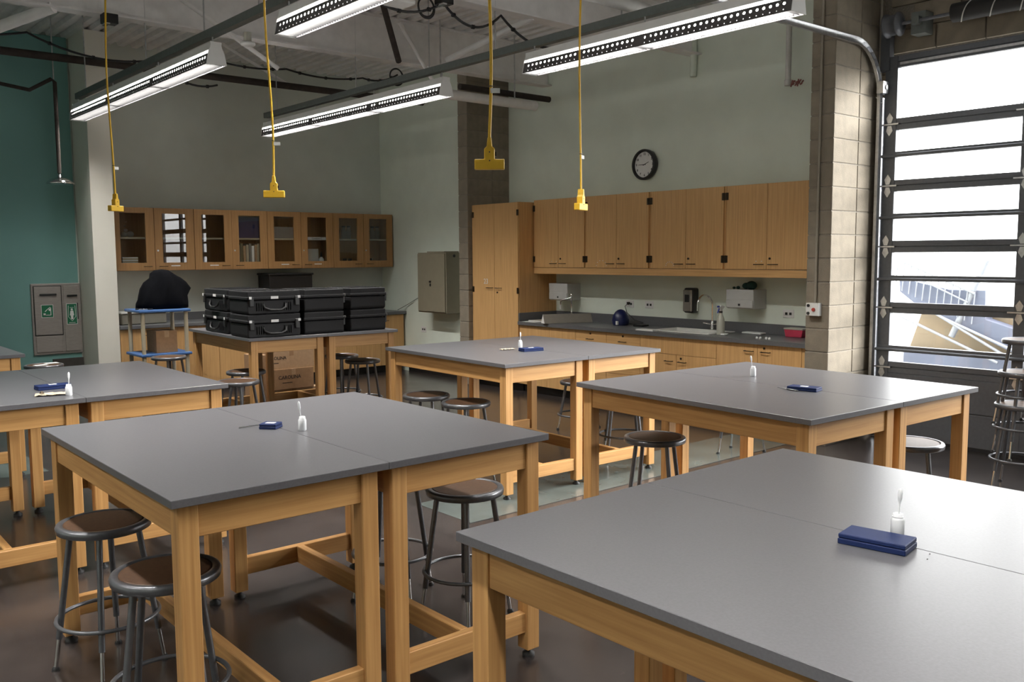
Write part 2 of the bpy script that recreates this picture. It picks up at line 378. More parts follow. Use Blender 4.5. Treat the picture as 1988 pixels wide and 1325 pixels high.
# ------------------------------------------------------------------ outdoors seen through the glass
def ext(p, X=13.2, k=.88): return (p[0]*k, 1.648-(1.648-p[1])*k)
og = MB().bb(8.0, 60, -40, 40, -.35, -.12).build('outdoor_ground', ext_ground); og['kind'] = 'structure'
ew = MB().prism([ext(p) for p in ((7.19, -.2), (7.19, .07), (6.96, .8), (2.5, .8), (2.5, -.2))], 'x', 13.3, 13.9).build('garden_wall', ext_beige)
tag(ew, 'sandy sloped wall outside, seen through the lower panes of the glass door', 'wall')
eb = MB().prism([ext(p) for p in ((7.19, -.36), (7.19, .06), (4, .06), (4, -.36))], 'x', 13.1, 13.29).build('low_wall', ext_blue)
tag(eb, 'low blue grey wall outside at the foot of the sandy wall', 'wall')
es_ = thing('outdoor_staircase', 'blue grey outdoor staircase with pale railings, seen through the glass door', 'staircase', (13.0, 0, 0))
MB().prism([ext(p) for p in ((7.25, 1.25), (7.23, 1.0), (6.96, .8), (5.2, .0), (5.2, .4), (5.86, .6), (5.87, 1.05), (6.42, 1.05), (6.9, 1.15))], 'x', 0, .25).build('stair_slab', ext_blue, es_)
rl = MB(); a_, b_ = ext((7.25, 1.54)), ext((6.0, 1.0))
rl.tube([(-.05, *a_), (-.05, *b_)], .018, 6); c_, d_ = ext((7.25, 1.38)), ext((6.1, .86)); rl.tube([(-.05, *c_), (-.05, *d_)], .012, 6)
for k in range(12):
    t = k/11; rl.tube([(-.05, a_[0]+(b_[0]-a_[0])*t, a_[1]+(b_[1]-a_[1])*t), (-.05, a_[0]+(b_[0]-a_[0])*t+.03, a_[1]+(b_[1]-a_[1])*t-.42)], .009, 5)
rl.build('railing', ext_white, es_)
sr = MB()
for p, q in (((7.2, .62), (5.6, -.05)), ((6.6, .68), (5.2, -.1)), ((6.5, .62), (5.0, -.0))): sr.tube([(-.1, *ext(p)), (-.1, *ext(q))], .02, 6)
sr.build('stringer', ext_white, es_)
ep = MB().tube([(13.0, *ext((6.36, .3))), (13.0, *ext((5.86, 1.53)))], .045, 8).build('leaning_post', ext_white)
tag(ep, 'pale leaning steel post outside, beside the staircase', 'post')

# ------------------------------------------------------------------ lab tables
TH = .93; TL = 1.52; TW = .757
def make_table(label):
    t = thing('lab_table', label, 'table', (0,0,0), 0, 'grey topped oak lab tables')
    w, l = TW/2, TL/2
    MB().bb(-w, w, -l, l, TH-.026, TH).build('tabletop', topm, t, .0015)
    ix, iy, lg = w-.028, l-.03, .064
    for sx in (-1, 1):
        for sy in (-1, 1):
            x0, x1 = sorted((sx*ix, sx*(ix-lg))); y0, y1 = sorted((sy*iy, sy*(iy-lg)))
            L = MB().bb(x0, x1, y0, y1, .035, TH-.026).build('leg', wood_z, t, .003)
            MB().lathe([(.026, 0), (.026, .012), (.012, .02), (.012, .036)], ((x0+x1)/2, (y0+y1)/2, 0), 12).build('levelling_foot', rubber, L)
    za, zb = TH-.136, TH-.026
    for sy in (-1, 1):
        y0, y1 = sorted((sy*(iy-.008), sy*(iy-.03)))
        MB().bb(-ix+lg, ix-lg, y0, y1, za, zb).build('apron', wood_x, t, .002)
        y0, y1 = sorted((sy*(iy-.012), sy*(iy-.05)))
        MB().bb(-ix+lg, ix-lg, y0, y1, .11, .195).build('end_stretcher', wood_x, t, .003)
    for sx in (-1, 1):
        x0, x1 = sorted((sx*(ix-.008), sx*(ix-.03)))
        MB().bb(x0, x1, -iy+lg, iy-lg, za, zb).build('apron', wood_y, t, .002)
    MB().bb(-.02, .02, -iy+.05, iy-.05, .11, .195).build('long_stretcher', wood_y, t, .003)
    return t
PAIRS = [  # centre, rotation, label of left half, label of right half
 ((1.695, 3.39), -.3, 'left half table of the pair holding the short probe, two brown stools along its side',
  'right half table of the pair with the short probe, a dark stool under it'),
 ((4.59, 5.24), -1.9, 'left half of the middle lab table pair, two stools side by side along it',
  'right half of the middle lab table pair, nearer the sink counter'),
 ((4.285, 2.80), -3.0, 'left half of the lab table pair by the glass door, dark stool alongside',
  'right half of the lab table pair by the glass door, its corner catching the daylight'),
 ((2.142, 1.082), 0, 'nearest lab table, left half, its long oak apron running out of the picture bottom',
  'nearest lab table, right half, bearing the large closed blue slide case in the foreground'),
 ((1.338, 5.675), -.5, 'left half of the lab table pair at the left edge, beige paper on it',
  'right half of the lab table pair at the left edge'),
 ((4.165, 8.2), -2.0, 'left half of the back lab table pair, under the black cases with handles showing',
  'right half of the back lab table pair, under plain ended black cases'),
 ((.86, 8.25), 0, None, 'lab table corner at the far left edge beside the teal wall'),
]
proto = None
for (c, rz, la, lb) in PAIRS:
    a = math.radians(rz); h = (TW+.002)/2
    for sgn, lab in ((-1, la), (1, lb)):
        if not lab: continue
        loc = (c[0]+sgn*h*math.cos(a), c[1]+sgn*h*math.sin(a), 0)
        if proto is None: proto = make_table(lab); proto.location = loc; proto.rotation_euler = (0, 0, a)
        else: dup(proto, loc, a, lab)

# ------------------------------------------------------------------ stools
def make_stool(H, label):
    t = thing('lab_stool', label, 'stool', (0,0,0), 0, 'grey steel lab stools')
    MB().lathe([(.10, H-.034), (.168, H-.034), (.176, H-.03), (.179, H-.012), (.175, H-.003), (.168, H), (.152, H-.001), (.150, H-.006), (.01, H-.006)], n=40).build('seat', stoolm, t)
    MB().lathe([(.149, H-.007), (.149, H-.003), (.14, H-.002), (.01, H-.002)], n=40).build('seat_inset', seatm, t, label='brown hardboard seat inset')
    rt_, rb = .125, .205
    for k in range(4):
        a = PI/4 + k*PI/2; ca, sa = math.cos(a), math.sin(a)
        def P(z): r = rt_ + (rb-rt_)*(1-z/(H-.034)); return (r*ca, r*sa, z)
        L = MB().tube([P(.13), P(H-.033)], .0125, 10).build('leg', stoolm, t)
        MB().tube([P(.012), P(.14)], .0085, 8).build('chrome_extension', chrome, L)
        f = P(0); MB().lathe([(.015, 0), (.015, .008), (.009, .016)], (f[0], f[1], 0), 10).build('foot_glide', rubber, L)
    zr = .21 if H > .5 else .14
    rr = rt_ + (rb-rt_)*(1-zr/(H-.034))
    MB().ring((0, 0, zr), rr+.016, .0085, 40, 8).build('foot_ring', stoolm, t)
    return t
STOOLS = [
 (1.06, 3.75, 20, 'brown seated grey stool farther along the left side of the table with the short probe'),
 (1.04, 3.01, 62, 'nearest brown seated grey stool, in the lower left, partly behind an oak leg'),
 (2.46, 3.20, 10, 'dark grey stool half under the right end of the table with the short probe'),
 (2.35, 3.64, 35, 'grey stool mostly hidden under a table end, behind a dark stool'),
 (3.93, 5.58, 30, 'grey stool left of the middle table, the farther of the two side by side'),
 (3.94, 5.10, 5, 'grey stool left of the middle table, the nearer of the two side by side'),
 (3.98, 3.37, 28, 'dark brown seated stool at the long left side of the table by the glass door'),
 (5.34, 4.85, 48, 'grey stool with only its legs showing, under the right end of the middle table'),
 (4.92, 2.32, 25, 'pale daylit stool between the oak legs at the glass door end of its table'),
 (6.25, 4.36, 15, 'grey stool standing alone near the block pier, its legs seen under a table'),
 (3.44, 9.59, 20, 'brown seated stool in front of the blue cart'),
 (3.19, 7.29, 30, 'brown seated stool at the near left corner of the black case table'),
 (3.53, 7.88, 5, 'grey stool behind the front left leg of the black case table'),
 (4.79, 7.91, 35, 'grey stool under the right half of the black case table, the nearer one'),
 (4.86, 8.45, 12, 'grey stool under the right half of the black case table, the farther one'),
 (2.26, 9.72, 22, 'stool before the eyewash panel with white paper on its seat'),
]
ps = None
for (x, y, r, lab) in STOOLS:
    if ps is None: ps = make_stool(.6, lab); ps.location = (x, y, 0); ps.rotation_euler = (0, 0, math.radians(r))
    else: dup(ps, (x, y, 0), math.radians(r), lab)
s8 = make_stool(.46, 'low grey stool between the middle table and the sink counter'); s8.location = (6.0, 6.02, 0); s8.rotation_euler = (0, 0, .3)
for k, lab in enumerate(('lowest stool of the nested stack by the glass door', 'second stool of the nested stack by the glass door', 'topmost stool of the nested stack by the glass door')):
    dup(ps, (6.72+.01*k, 2.39-.012*k, .225*k), math.radians(10+32*k), lab)

# ------------------------------------------------------------------ right side cabinets (front looks along -x)
def pull(parent, y, x, z, w=.09, horiz=True):
    MB().tube([(x, y-w/2, z), (x-.028, y-w/2, z), (x-.028, y+w/2, z), (x, y+w/2, z)], .0045, 6).build('handle', bronze, parent)
def lock(parent, y, x, z):
    MB().lathe([(.011, -.006), (.011, 0)], (x, y, z), 12, 'x').build('lock', bronze, parent)
def hinge(parent, y, x, z):
    MB().bb(x-.004, x, y-.018, y+.018, z-.035, z+.035).tube([(x-.006, y, z-.036), (x-.006, y, z+.036)], .005, 6).build('hinge', bronze, parent)
def dots(parent, x, y, z, n, r, up_=True):
    m = MB()
    for k in range(n):
        a = PI*k/(n-1) if n > 2 else PI*k
        m.lathe([(.005, -.0012), (.005, 0)], (x, y+r*math.cos(a), z+(r*.75*math.sin(a) if n > 2 else 0)), 8, 'x')
    m.build('sticker_dots', white, parent)
XU = 7.34; ub = [8.146, 7.264, 6.313, 5.359, 4.41]
UL = ['light oak upper cabinet nearest the tall cabinet', 'oak upper cabinet second from the tall cabinet, arc of white dots on a door',
      'oak upper cabinet third from the tall cabinet, ring of white dots on a door', 'light oak upper cabinet beside the block pier']
for i in range(4):
    y1, y0 = ub[i], ub[i+1]; z0, z1 = 1.495, 2.30
    t = thing('upper_cabinet', UL[i], 'cabinet', (0, 0, 0), 0, 'upper cabinets over the sink counter')
    ye = y0 if i < 3 else 4.262
    MB().bb(XU+.022, XW-.001, ye+.001, y1-.001, z0, z1).build('body', cab_z, t, .001)
    ym = (y0+y1)/2
    for k, (a, b) in enumerate(((ym+.002, y1-.018), (y0+.018, ym-.002))):
        d = MB().bb(XU, XU+.021, a, b, z0+.004, z1-.002).build('door', cab_z, t, .0015)
        hy = b-.002 if k == 0 else a+.002
        for hz in (z0+.1, z1-.1): hinge(d, hy, XU, hz)
        pull(d, a+.075 if k == 0 else b-.075, XU, z0+.05)
        if k == 1: lock(d, b-.035, XU, z0+.105)
        if k == 0:
            if i == 0: dots(d, XU, a+.07, z0+.075, 2, .04)
            if i == 1: dots(d, XU, a+.22, z0+.03, 6, .075)
            if i == 2: dots(d, XU, a+.2, z0+.035, 7, .05)
            if i == 3: dots(d, XU, a+.08, z0+.08, 2, .03)
    if i == 3: MB().bb(XU, XU+.02, 4.262, y0+.016, z0, z1).build('filler_strip', cab_z, t, .001)
vl = MB().bb(XU+.005, XU+.025, 4.265, 8.14, 1.422, 1.493).build('cabinet_valance', cab_y, None, .001)
tag(vl, 'light oak valance board running under the upper cabinets over the sink counter', 'valance')
# tall cabinet
tc = thing('tall_cabinet', 'tall two door oak cabinet beside the block fin, number 23 on a door', 'cabinet')
MB().bb(7.122, XW-.001, 8.148, 9.03, .1, 2.275).build('body', cab_z, tc, .001)
MB().bb(7.19, XW-.001, 8.16, 9.02, 0, .1).build('toe_kick', rubberbase, tc)
for k, (a, b) in enumerate(((8.59, 9.026), (8.152, 8.586))):
    d = MB().bb(7.10, 7.121, a, b, .11, 2.27).build('door', cab_z, tc, .0015)
    hy = b-.019 if k == 0 else a+.001
    for hz in (.3, 1.22, 2.15): hinge(d, hy, 7.10, hz)
    pull(d, a+.08 if k == 0 else b-.08, 7.10, 1.245, .1)
    if k == 1: lock(d, b-.05, 7.10, 1.19)
    if k == 0: text('number', '23', .09, white, d, (7.0985, 8.755, 1.32), FACE_XM)
# base cabinets
XB = 7.12; ZT = .815
def base(label, y1, y0, fronts, sub=None):
    t = thing('base_cabinet', label, 'cabinet', (0,0,0), 0, 'base cabinets under the sink counter')
    MB().bb(XB+.021, XW-.001, y0+.001, y1-.001, .1, (.655 if 'sink' in label[:24] or 'knee' in label else ZT-.001)).build('body', cab_z, t)
    MB().bb(XB+.08, XW-.001, y0+.001, y1-.001, 0, .099).build('toe_kick', rubberbase, t)
    for (nm, a, b, za, zb, px_, lk) in fronts:
        d = MB().bb(XB, XB+.02, a+.002, b-.002, za+.002, zb-.002).build(nm, cab_y if nm == 'drawer' else cab_z, t, .0012)
        if px_ is not None: pull(d, px_, XB, zb-(.095 if nm != 'door' else .07), .09)
        if lk is not None: lock(d, lk, XB, zb-.035)
    return t
base('oak base cabinet with a plain panel, below the grey folded board', 8.146, 7.197, [('panel', 7.197, 8.146, .46, ZT, None, None), ('door', 7.672, 8.146, .1, .46, 7.73, None), ('door', 7.197, 7.672, .1, .46, 7.61, None)])
dr = [(.62, ZT), (.37, .62), (.1, .37)]
base('oak drawer unit nearest the far sink, under the blue bag', 7.197, 6.722, [('drawer', 6.722, 7.197, a, b, 6.96, 6.96) for a, b in dr])
base('oak drawer unit just left of the white sink', 6.722, 6.238, [('drawer', 6.238, 6.722, a, b, 6.48, 6.48) for a, b in dr])
base('oak sink cabinet with a blank panel under the white sink', 6.238, 5.273, [('panel', 5.273, 6.238, .64, ZT, None, None), ('door', 5.762, 6.238, .1, .64, 5.85, None), ('door', 5.273, 5.762, .1, .64, 5.68, 5.70)])
base('oak base cabinet with two doors beside the block pier', 5.273, 4.262, [('door', 4.812, 5.273, .1, ZT, 4.90, None), ('door', 4.356, 4.812, .1, ZT, 4.72, 4.74), ('filler_strip', 4.262, 4.356, .1, ZT, None, None)])
# countertop with two sink holes
ct = thing('countertop', 'long dark grey countertop with sinks along the clock wall', 'countertop')
H = [(7.22, 7.48, 7.74, 8.04), (7.22, 7.60, 5.45, 6.15)]
m = MB(); z0, z1 = ZT, .855; CX0, CX1, CY0, CY1 = 7.085, XW-.002, 4.262, 8.145
YM = 7.0
for (ha, hb, hc, hd), (ya, yb) in ((H[0], (YM, CY1)), (H[1], (CY0, YM))):
    m.bb(CX0, ha, ya, yb, z0, z1).bb(hb, CX1, ya, yb, z0, z1).bb(ha, hb, ya, hc, z0, z1).bb(ha, hb, hd, yb, z0, z1)
m.build('slab', countm, ct)
MB().bb(CX1-.02, CX1, CY0, CY1, z1, .955).bb(7.1, CX1-.02, CY1-.02, CY1, z1, .955).build('backsplash', countm, ct, .001)
def sink(label, h):
    t = thing('sink', label, 'sink')
    x0, x1, y0, y1 = h
    m = MB()
    for (a, b, c, d) in ((x0-.03, x1+.03, y0-.03, y0), (x0-.03, x1+.03, y1, y1+.03), (x0-.03, x0, y0, y1), (x1, x1+.03, y0, y1)): m.bb(a, b, c, d, .855, .868)
    m.build('rim', porcel, t, .003)
    e = .002; b = MB()
    b.bb(x0+e, x1-e, y0+e, y1-e, .66, .67).bb(x0+e, x0+.012, y0+e, y1-e, .67, .868).bb(x1-.012, x1-e, y0+e, y1-e, .67, .868).bb(x0+.012, x1-.012, y0+e, y0+.012, .67, .868).bb(x0+.012, x1-.012, y1-.012, y1-e, .67, .868)
    b.build('basin', porcel, t); return t
sink('small white sink in the counter corner by the tall cabinet', H[0])
sink('white sink in the middle of the counter, left of the spray bottle', H[1])
f1 = thing('faucet', 'tall chrome faucet with a drop spout at the far sink, below a towel dispenser', 'faucet', (7.47, 7.615, .8555))
MB().lathe([(.02, 0), (.02, .02), (.009, .03), (.009, .30), (.014, .305), (.016, .33), (.006, .335)], n=12).build('riser', chrome, f1)
MB().tube([(0, 0, .29), (-.03, .06, .27), (-.05, .10, .26), (-.06, .125, .24), (-.06, .125, .2)], .008, 8).build('spout', chrome, f1)
MB().tube([(-.06, .125, .2), (-.06, .125, .15)], .010, 8).build('nozzle', plasticw, f1)
f2 = thing('faucet', 'gooseneck chrome faucet at the white sink, in front of the soap dispenser', 'faucet', (7.655, 5.725, .8555))
gp = [(0, 0, 0), (0, 0, .27)] + [(-.105+.105*math.cos(a), .03*math.sin(a/2), .27+.1*math.sin(a)) for a in [PI*k/12 for k in range(1, 13)]] + [(-.212, .03, .21)]
MB().tube(gp, .010, 10).build('gooseneck', chrome, f2)
MB().lathe([(.026, 0), (.026, .03), (.016, .05), (.016, .09), (.01, .1)], n=14).build('base', chrome, f2)
MB().tube([(-.0, -.015, .06), (-.02, .10, .075)], .007, 8).tube([(0, .015, .06), (-.02, -.10, .075)], .007, 8).build('lever', chrome, f2)

# things on the counter
tn = thing('folded_board', 'long grey board folded into a triangular prism at the counter edge', 'display board', (7.06, 7.67, .857), math.radians(-23))
MB().prism([(-.055, 0), (.055, 0), (0, .105)], 'x', 0.002, .6).build('sleeve', greyboard, tn, .001)
MB().prism([(-.055, 0), (.055, 0), (0, .105)], 'x', -.001, .0015).build('end_face', white, tn)
tag(MB().bb(7.092, 7.165, 7.84, 8.06, .856, .858).build('paper_sheet', white), 'white paper sheet on the counter behind the folded grey board', 'paper')
bb = thing('blue_machine', 'dark blue domed machine with a black cord on the counter, plugged in', 'machine', (7.52, 6.88, .856))
MB().lathe([(.085, 0), (.095, .02), (.098, .06), (.085, .11), (.06, .15), (.03, .172), (.005, .178)], n=24).build('shell', navy, bb)
MB().bb(-.104, -.085, -.045, -.02, .01, .05).build('white_switch', plasticw, bb)
MB().tube([(.06, -.05, .02), (.1, -.17, .012), (.15, -.2, .03), (.17, -.06, .05), (.16, .05, .13), (.17, .09, .2), (.185, .06, .235)], .004, 6).build('cord', black, bb)
MB().bb(.182, .206, .045, .075, .222, .25).build('plug', black, bb)
tag(MB().bb(7.50, 7.62, 6.55, 6.68, .856, .875).build('power_adapter', black, None, .004), 'flat black power adapter on the counter behind the blue machine', 'adapter')
tag(MB().bb(7.10, 7.21, 6.05, 6.29, .8555, .872).build('drain_tray', plasticw, None, .003), 'flat white tray at the left front of the white sink', 'tray')
sb = thing('spray_bottle', 'clear spray bottle with blue and white trigger beside the white sink', 'bottle', (7.32, 5.375, .856))
cl = mat('cloudy_plastic', (.6, .6, .52), .3, var=.05, alpha=.7)
MB().lathe([(.038, 0), (.04, .01), (.04, .12), (.034, .16), (.018, .2), (.014, .215)], n=18).build('body', cl, sb)
MB().lathe([(.017, .213), (.017, .232)], n=12).build('collar', black, sb)
MB().prism([(-.02, .232), (.012, .232), (.012, .25), (.04, .262), (.045, .275), (.0, .29), (-.03, .27)], 'y', -.012, .012).build('spray_head', plasticw, sb)
for nm, me in (('nozzle', MB().bb(-.03, -.05, -.009, .009, .268, .285)), ('trigger', MB().prism([(-.02, .262), (-.032, .262), (-.055, .215), (-.047, .212)], 'y', -.006, .006))): me.build(nm, mat('trigger_blue', (.03, .05, .25), .4, var=.05) if nm == 'nozzle' else bpy.data.materials['trigger_blue'], sb)
tag(MB().bb(7.25, 7.31, 5.27, 5.33, .856, .874).build('soap_dish', plasticw, None, .006), 'small white dish next to the spray bottle', 'dish')
tag(MB().bb(7.56, 7.66, 5.08, 5.30, .8555, .874).build('wipe_packet', plasticw, None, .006), 'white packet at the backsplash, right of the spray bottle', 'packet')
pk = thing('pink_bin', 'pink plastic bin with a clear lid at the pier end of the counter', 'bin', (7.62, 4.72, .856))
MB().prism([(-.085, 0), (.085, 0), (.1, .07), (-.1, .07)], 'x', -.06, .06).build('tub', pinkm, pk, .004)
MB().bb(-.065, .065, -.104, .104, .0705, .085).build('lid', cl, pk, .003)
for k, (x, y) in enumerate(((7.19, 4.87), (7.2, 4.84), (7.21, 4.78), (7.205, 4.745))):
    tag(MB().lathe([(.010, 0), (.013, .008), (.011, .018), (.004, .022)], (x, y, .856), 10).build('bottle_cap', plasticw), LR[k]+' tiny white cap from the left in the counter row before the pink bin', 'cap', 'white caps on the counter')
# wall mounted things over the counter
def towel(label, y0, y1, z0, z1):
    t = thing('towel_dispenser', label, 'dispenser', (0,0,0), 0, 'white paper towel dispensers')
    MB().prism([(7.52, z0), (XW-.001, z0), (XW-.001, z1), (7.50, z1), (7.505, (z0+z1)/2)], 'y', y0, y1).build('housing', DISP, t, .006, 2)
    MB().bb(7.498, 7.51, y0+.005, y1-.005, z0+.01, (z0+z1)/2-.01).build('cover_lip', DISP, t, .003)
    MB().bb(7.497, 7.499, (y0+y1)/2-.012, (y0+y1)/2+.012, z0+.03, z0+.05).build('keyhole', black, t)
DISP = mat('dispenser_white', (.5, .51, .5), .45, var=.03)
towel('white paper towel dispenser by the tall cabinet, over the far sink', 7.72, 8.04, 1.10, 1.305)
towel('white paper towel dispenser nearer the pier, a green cloth lying on it', 5.13, 5.45, 1.105, 1.295)
gc = MB()
for (c, r) in (((7.60, 5.22, 1.335), .055), ((7.585, 5.27, 1.33), .04), ((7.55, 5.34, 1.313), .02), ((7.545, 5.385, 1.31), .016)):
    gc.lathe([(r*math.cos(a), c[2]+r*.8*math.sin(a)) for a in [PI*(k/8-.5) for k in range(9)]], (c[0], c[1], 0), 14)
tag(gc.build('green_cloth', greencloth), 'crumpled dark green cloth on top of the towel dispenser nearer the pier', 'cloth')
sd = thing('soap_dispenser', 'black and silver soap dispenser on the wall behind the gooseneck faucet', 'dispenser')
MB().bb(7.635, XW-.001, 5.955, 6.09, 1.025, 1.29).build('housing', black, sd, .02, 3)
MB().bb(7.618, 7.64, 5.97, 6.085, 1.04, 1.27).build('front', mat('brushed_silver', (.4, .38, .35), .35, .8, var=.08), sd, .009, 2)
MB().bb(7.614, 7.62, 6.0, 6.06, 1.14, 1.22).build('window', black, sd, .003)
def outlet(label, x, y, z, face='x'):
    t = thing('wall_outlet', label, 'outlet')
    if face == 'x':
        MB().bb(x-.006, x, y-.06, y+.06, z-.04, z+.04).build('cover_plate', plasticw, t, .002)
        MB().bb(x-.008, x-.005, y-.035, y-.01, z-.012, z+.012).bb(x-.008, x-.005, y+.01, y+.035, z-.012, z+.012).build('sockets', black, t)
outlet('white wall outlet above the backsplash, left of the soap dispenser', XW, 6.64, 1.085)
outlet('white wall outlet with the black plug in it, above the blue machine', XW, 6.93, 1.085)
outlet('white wall outlet above the pink bin by the pier', XW, 4.88, 1.065)
outlet('small wall outlet low on the wall below the beige metal cabinet', 7.27, 10.35, .62)
ck = thing('wall_clock', 'round black rimmed wall clock above the upper cabinets', 'clock', (XW, 6.69, 2.63))
MB().lathe([(.155, -.002), (.167, -.02), (.168, -.065), (.16, -.075), (.142, -.075), (.140, -.045)], n=48, axis='x').build('rim', black, ck)
MB().lathe([(.142, -.044), (.141, -.046)], n=40, axis='x').build('dial', mat('clock_dial', (.8, .8, .79), .6, var=.02), ck)
for h in range(1, 13):
    a = PI/2 - h*PI/6; text('numeral', str(h), .034, black, ck, (-.0475, -.115*math.cos(a), .115*math.sin(a)), FACE_XM, bold=.0008)
def hand(ang, l, w):
    a = math.radians(90-ang); d = (-math.cos(a), math.sin(a)); n_ = (-d[1], d[0])
    MB().prism([(-d[0]*.02+n_[0]*w, -d[1]*.02+n_[1]*w), (-d[0]*.02-n_[0]*w, -d[1]*.02-n_[1]*w), (d[0]*l-n_[0]*w*.6, d[1]*l-n_[1]*w*.6), (d[0]*l+n_[0]*w*.6, d[1]*l+n_[1]*w*.6)], 'x', -.052, -.05).build('hand', black, ck)
hand(270, .085, .004); hand(68, .07, .004)
# control box on the block pier
eb_ = thing('control_box', 'small white electrical box with a red button on the block pier', 'switch box', (6.998, 4.165, 1.17))
MB().bb(-.055, -.002, -.065, .055, -.055, .055).build('box', plasticw, eb_, .003)
MB().lathe([(.014, -.068), (.016, -.06), (.016, -.054)], (0, -.02, 0), 14, 'x').build('red_button', redm, eb_)
for bz in (.033, -.033): MB().lathe([(.013, -.062), (.013, -.054)], (0, .03, bz), 12, 'x').build('black_button', black, eb_)
cd = MB().tube([(6.985, 4.155, 1.226), (6.985, 4.155, 2.6), (6.985, 4.15, ZC)], .011, 8).build('conduit', mat('tan_conduit', (.3, .27, .22), .6, var=.05))
tag(cd, 'thin painted conduit running up the inner face of the block pier from the control box', 'conduit')
cd2 = MB().tube([(7.70, 4.018, .2), (7.70, 4.018, ZC)], .013, 8).build('conduit', bpy.data.materials['tan_conduit'])
tag(cd2, 'thin conduit running up the daylit side of the block pier next to the door track', 'conduit')

# ------------------------------------------------------------------ back wall cabinets (front looks along -y)
YF = 11.07; gb = [3.378+.4838*k for k in range(9)]
GL = ['first glass fronted upper cabinet, next to the white fin, stacked beige trays inside',
      'glass fronted upper cabinet second from the white fin, the glass door mirrored in one pane',
      'glass fronted upper cabinet third from the white fin, a white strip on its shelf edge',
      'last glass fronted upper cabinet, in the corner by the beige metal cabinet']
for i in range(4):
    x0, x1 = gb[2*i], gb[2*i+2]; z0, z1 = 1.485, 2.235
    if i == 0: x0 = 3.326
    t = thing('glass_cabinet', GL[i], 'cabinet', (0,0,0), 0, 'glass fronted cabinets on the back wall')
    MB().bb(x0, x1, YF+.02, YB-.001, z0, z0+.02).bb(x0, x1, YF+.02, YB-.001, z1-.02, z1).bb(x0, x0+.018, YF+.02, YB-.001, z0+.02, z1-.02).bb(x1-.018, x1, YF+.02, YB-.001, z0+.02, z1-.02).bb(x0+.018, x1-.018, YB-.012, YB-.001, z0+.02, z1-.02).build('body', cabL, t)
    MB().bb(x0+.019, x1-.019, YF+.035, YB-.013, 1.865, 1.885).build('shelf', tan, t)
    for k in range(2):
        a, b = gb[2*i+k]+.003, gb[2*i+k+1]-.003
        if i == 0 and k == 0: a = 3.345
        dm = MB(); dm.bb(a, b, YF, YF+.019, z0+.004, z0+.095).bb(a, b, YF, YF+.019, z1-.066, z1-.002)
        sl, sr_ = (.092, .1) if not (i == 0 and k == 0) else (.12, .1)
        dm.bb(a, a+sl, YF, YF+.019, z0+.095, z1-.066).bb(b-sr_, b, YF, YF+.019, z0+.095, z1-.066)
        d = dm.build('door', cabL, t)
        if (i, k) == (1, 0):      # this door stands slightly ajar
            q = math.radians(-1.25); d.rotation_euler = (0, 0, q); d.location = (a-(a*math.cos(q)-YF*math.sin(q)), YF-(a*math.sin(q)+YF*math.cos(q)), 0)
        g = MB().bb(a+sl-.004, b-sr_+.004, YF+.008, YF+.012, z0+.09, z1-.06).build('glass_pane', glassc, d)
        hx_ = b-.09 if k == 0 else a+.09
        MB().tube([(hx_-.045, YF, z0+.05), (hx_-.045, YF-.026, z0+.05), (hx_+.045, YF-.026, z0+.05), (hx_+.045, YF, z0+.05)], .004, 6).build('handle', bronze, d)
        if k == 1: MB().lathe([(.011, -.006), (.011, 0)], (a+.03, YF, z0+.24), 10, 'y').build('lock', gal, d)
        if (i, k) in ((0, 1), (1, 0), (2, 0), (2, 1)):
            lx = (a+b)/2; MB().bb(lx-.055, lx+.055, YF-.0015, YF, z0+.05, z0+.062).build('name_strip', white, d)
# contents
zsh = 1.886; zbt = 1.506
for k in range(9):
    tag(MB().bb(3.50, 3.68, 11.14, 11.30, zbt+k*.016, zbt+k*.016+.013).build('plastic_tray', tan if k % 2 else plasticw), ORD[k]+' beige tray of the stack behind the first glass door', 'tray', 'beige trays behind the first glass door')
pb = MB()
for (c, r) in (((3.62, 11.2, zsh+.035), .045), ((3.55, 11.2, zsh+.03), .04), ((3.57, 11.2, zsh+.08), .025), ((3.56, 11.2, zsh+.13), .014), ((3.58, 11.2, zsh+.18), .01)):
    pb.lathe([(r*math.cos(a), c[2]+r*.8*math.sin(a)) for a in [PI*(k/8-.5) for k in range(9)]], (c[0], c[1], 0), 12)
tag(pb.build('plastic_bag', bagm), 'twisted clear plastic bag on the shelf behind the first glass door', 'bag')
tag(MB().bb(4.88, 5.24, 11.12, 11.36, zsh, zsh+.27).build('storage_box', navy, None, .004), 'dark navy box filling the upper shelf behind the fourth glass door', 'box')
fc = [tan, cardl, mat('olive_cover', (.12, .11, .06), .7, var=.1), mat('grey_cover', (.2, .2, .19), .7, var=.1)]
for k in range(9):
    w = .034; tag(MB().bb(4.89+k*.039, 4.89+k*.039+w, 11.14, 11.36, zbt, zbt+.28+.015*(k % 3)).build('binder', fc[(k*3) % 4] if k != 6 else white, None, .002), LR[k]+' upright binder from the left behind the fourth glass door' if k != 6 else 'white spined binder behind the fourth glass door', 'binder', 'binders behind the fourth glass door')
tag(MB().bb(5.36, 5.72, 11.13, 11.36, zsh, zsh+.15).build('storage_box', mat('grey_box', (.2, .19, .18), .7, var=.06), None, .003), 'grey box on the upper shelf behind the fifth glass door', 'box')
ls = MB().bb(5.86, 6.22, 11.088, 11.092, 1.866, 1.905).build('shelf_sign', white); tag(ls, 'white lettered strip on the shelf edge behind the sixth glass door', 'sign')
text('lettering', 'Condition C', .03, inkm, ls, (6.04, 11.0875, 1.885), FACE_YM)
tag(MB().bb(5.88, 6.1, 11.16, 11.34, zbt, zbt+.24).build('storage_box', mat('pale_box', (.5, .5, .48), .7, var=.06), None, .003), 'pale grey box on the lower shelf behind the sixth glass door', 'box')
wb = thing('squeeze_bottle', 'white squeeze bottle beside the pale box behind the sixth glass door', 'bottle', (6.15, 11.18, zbt))
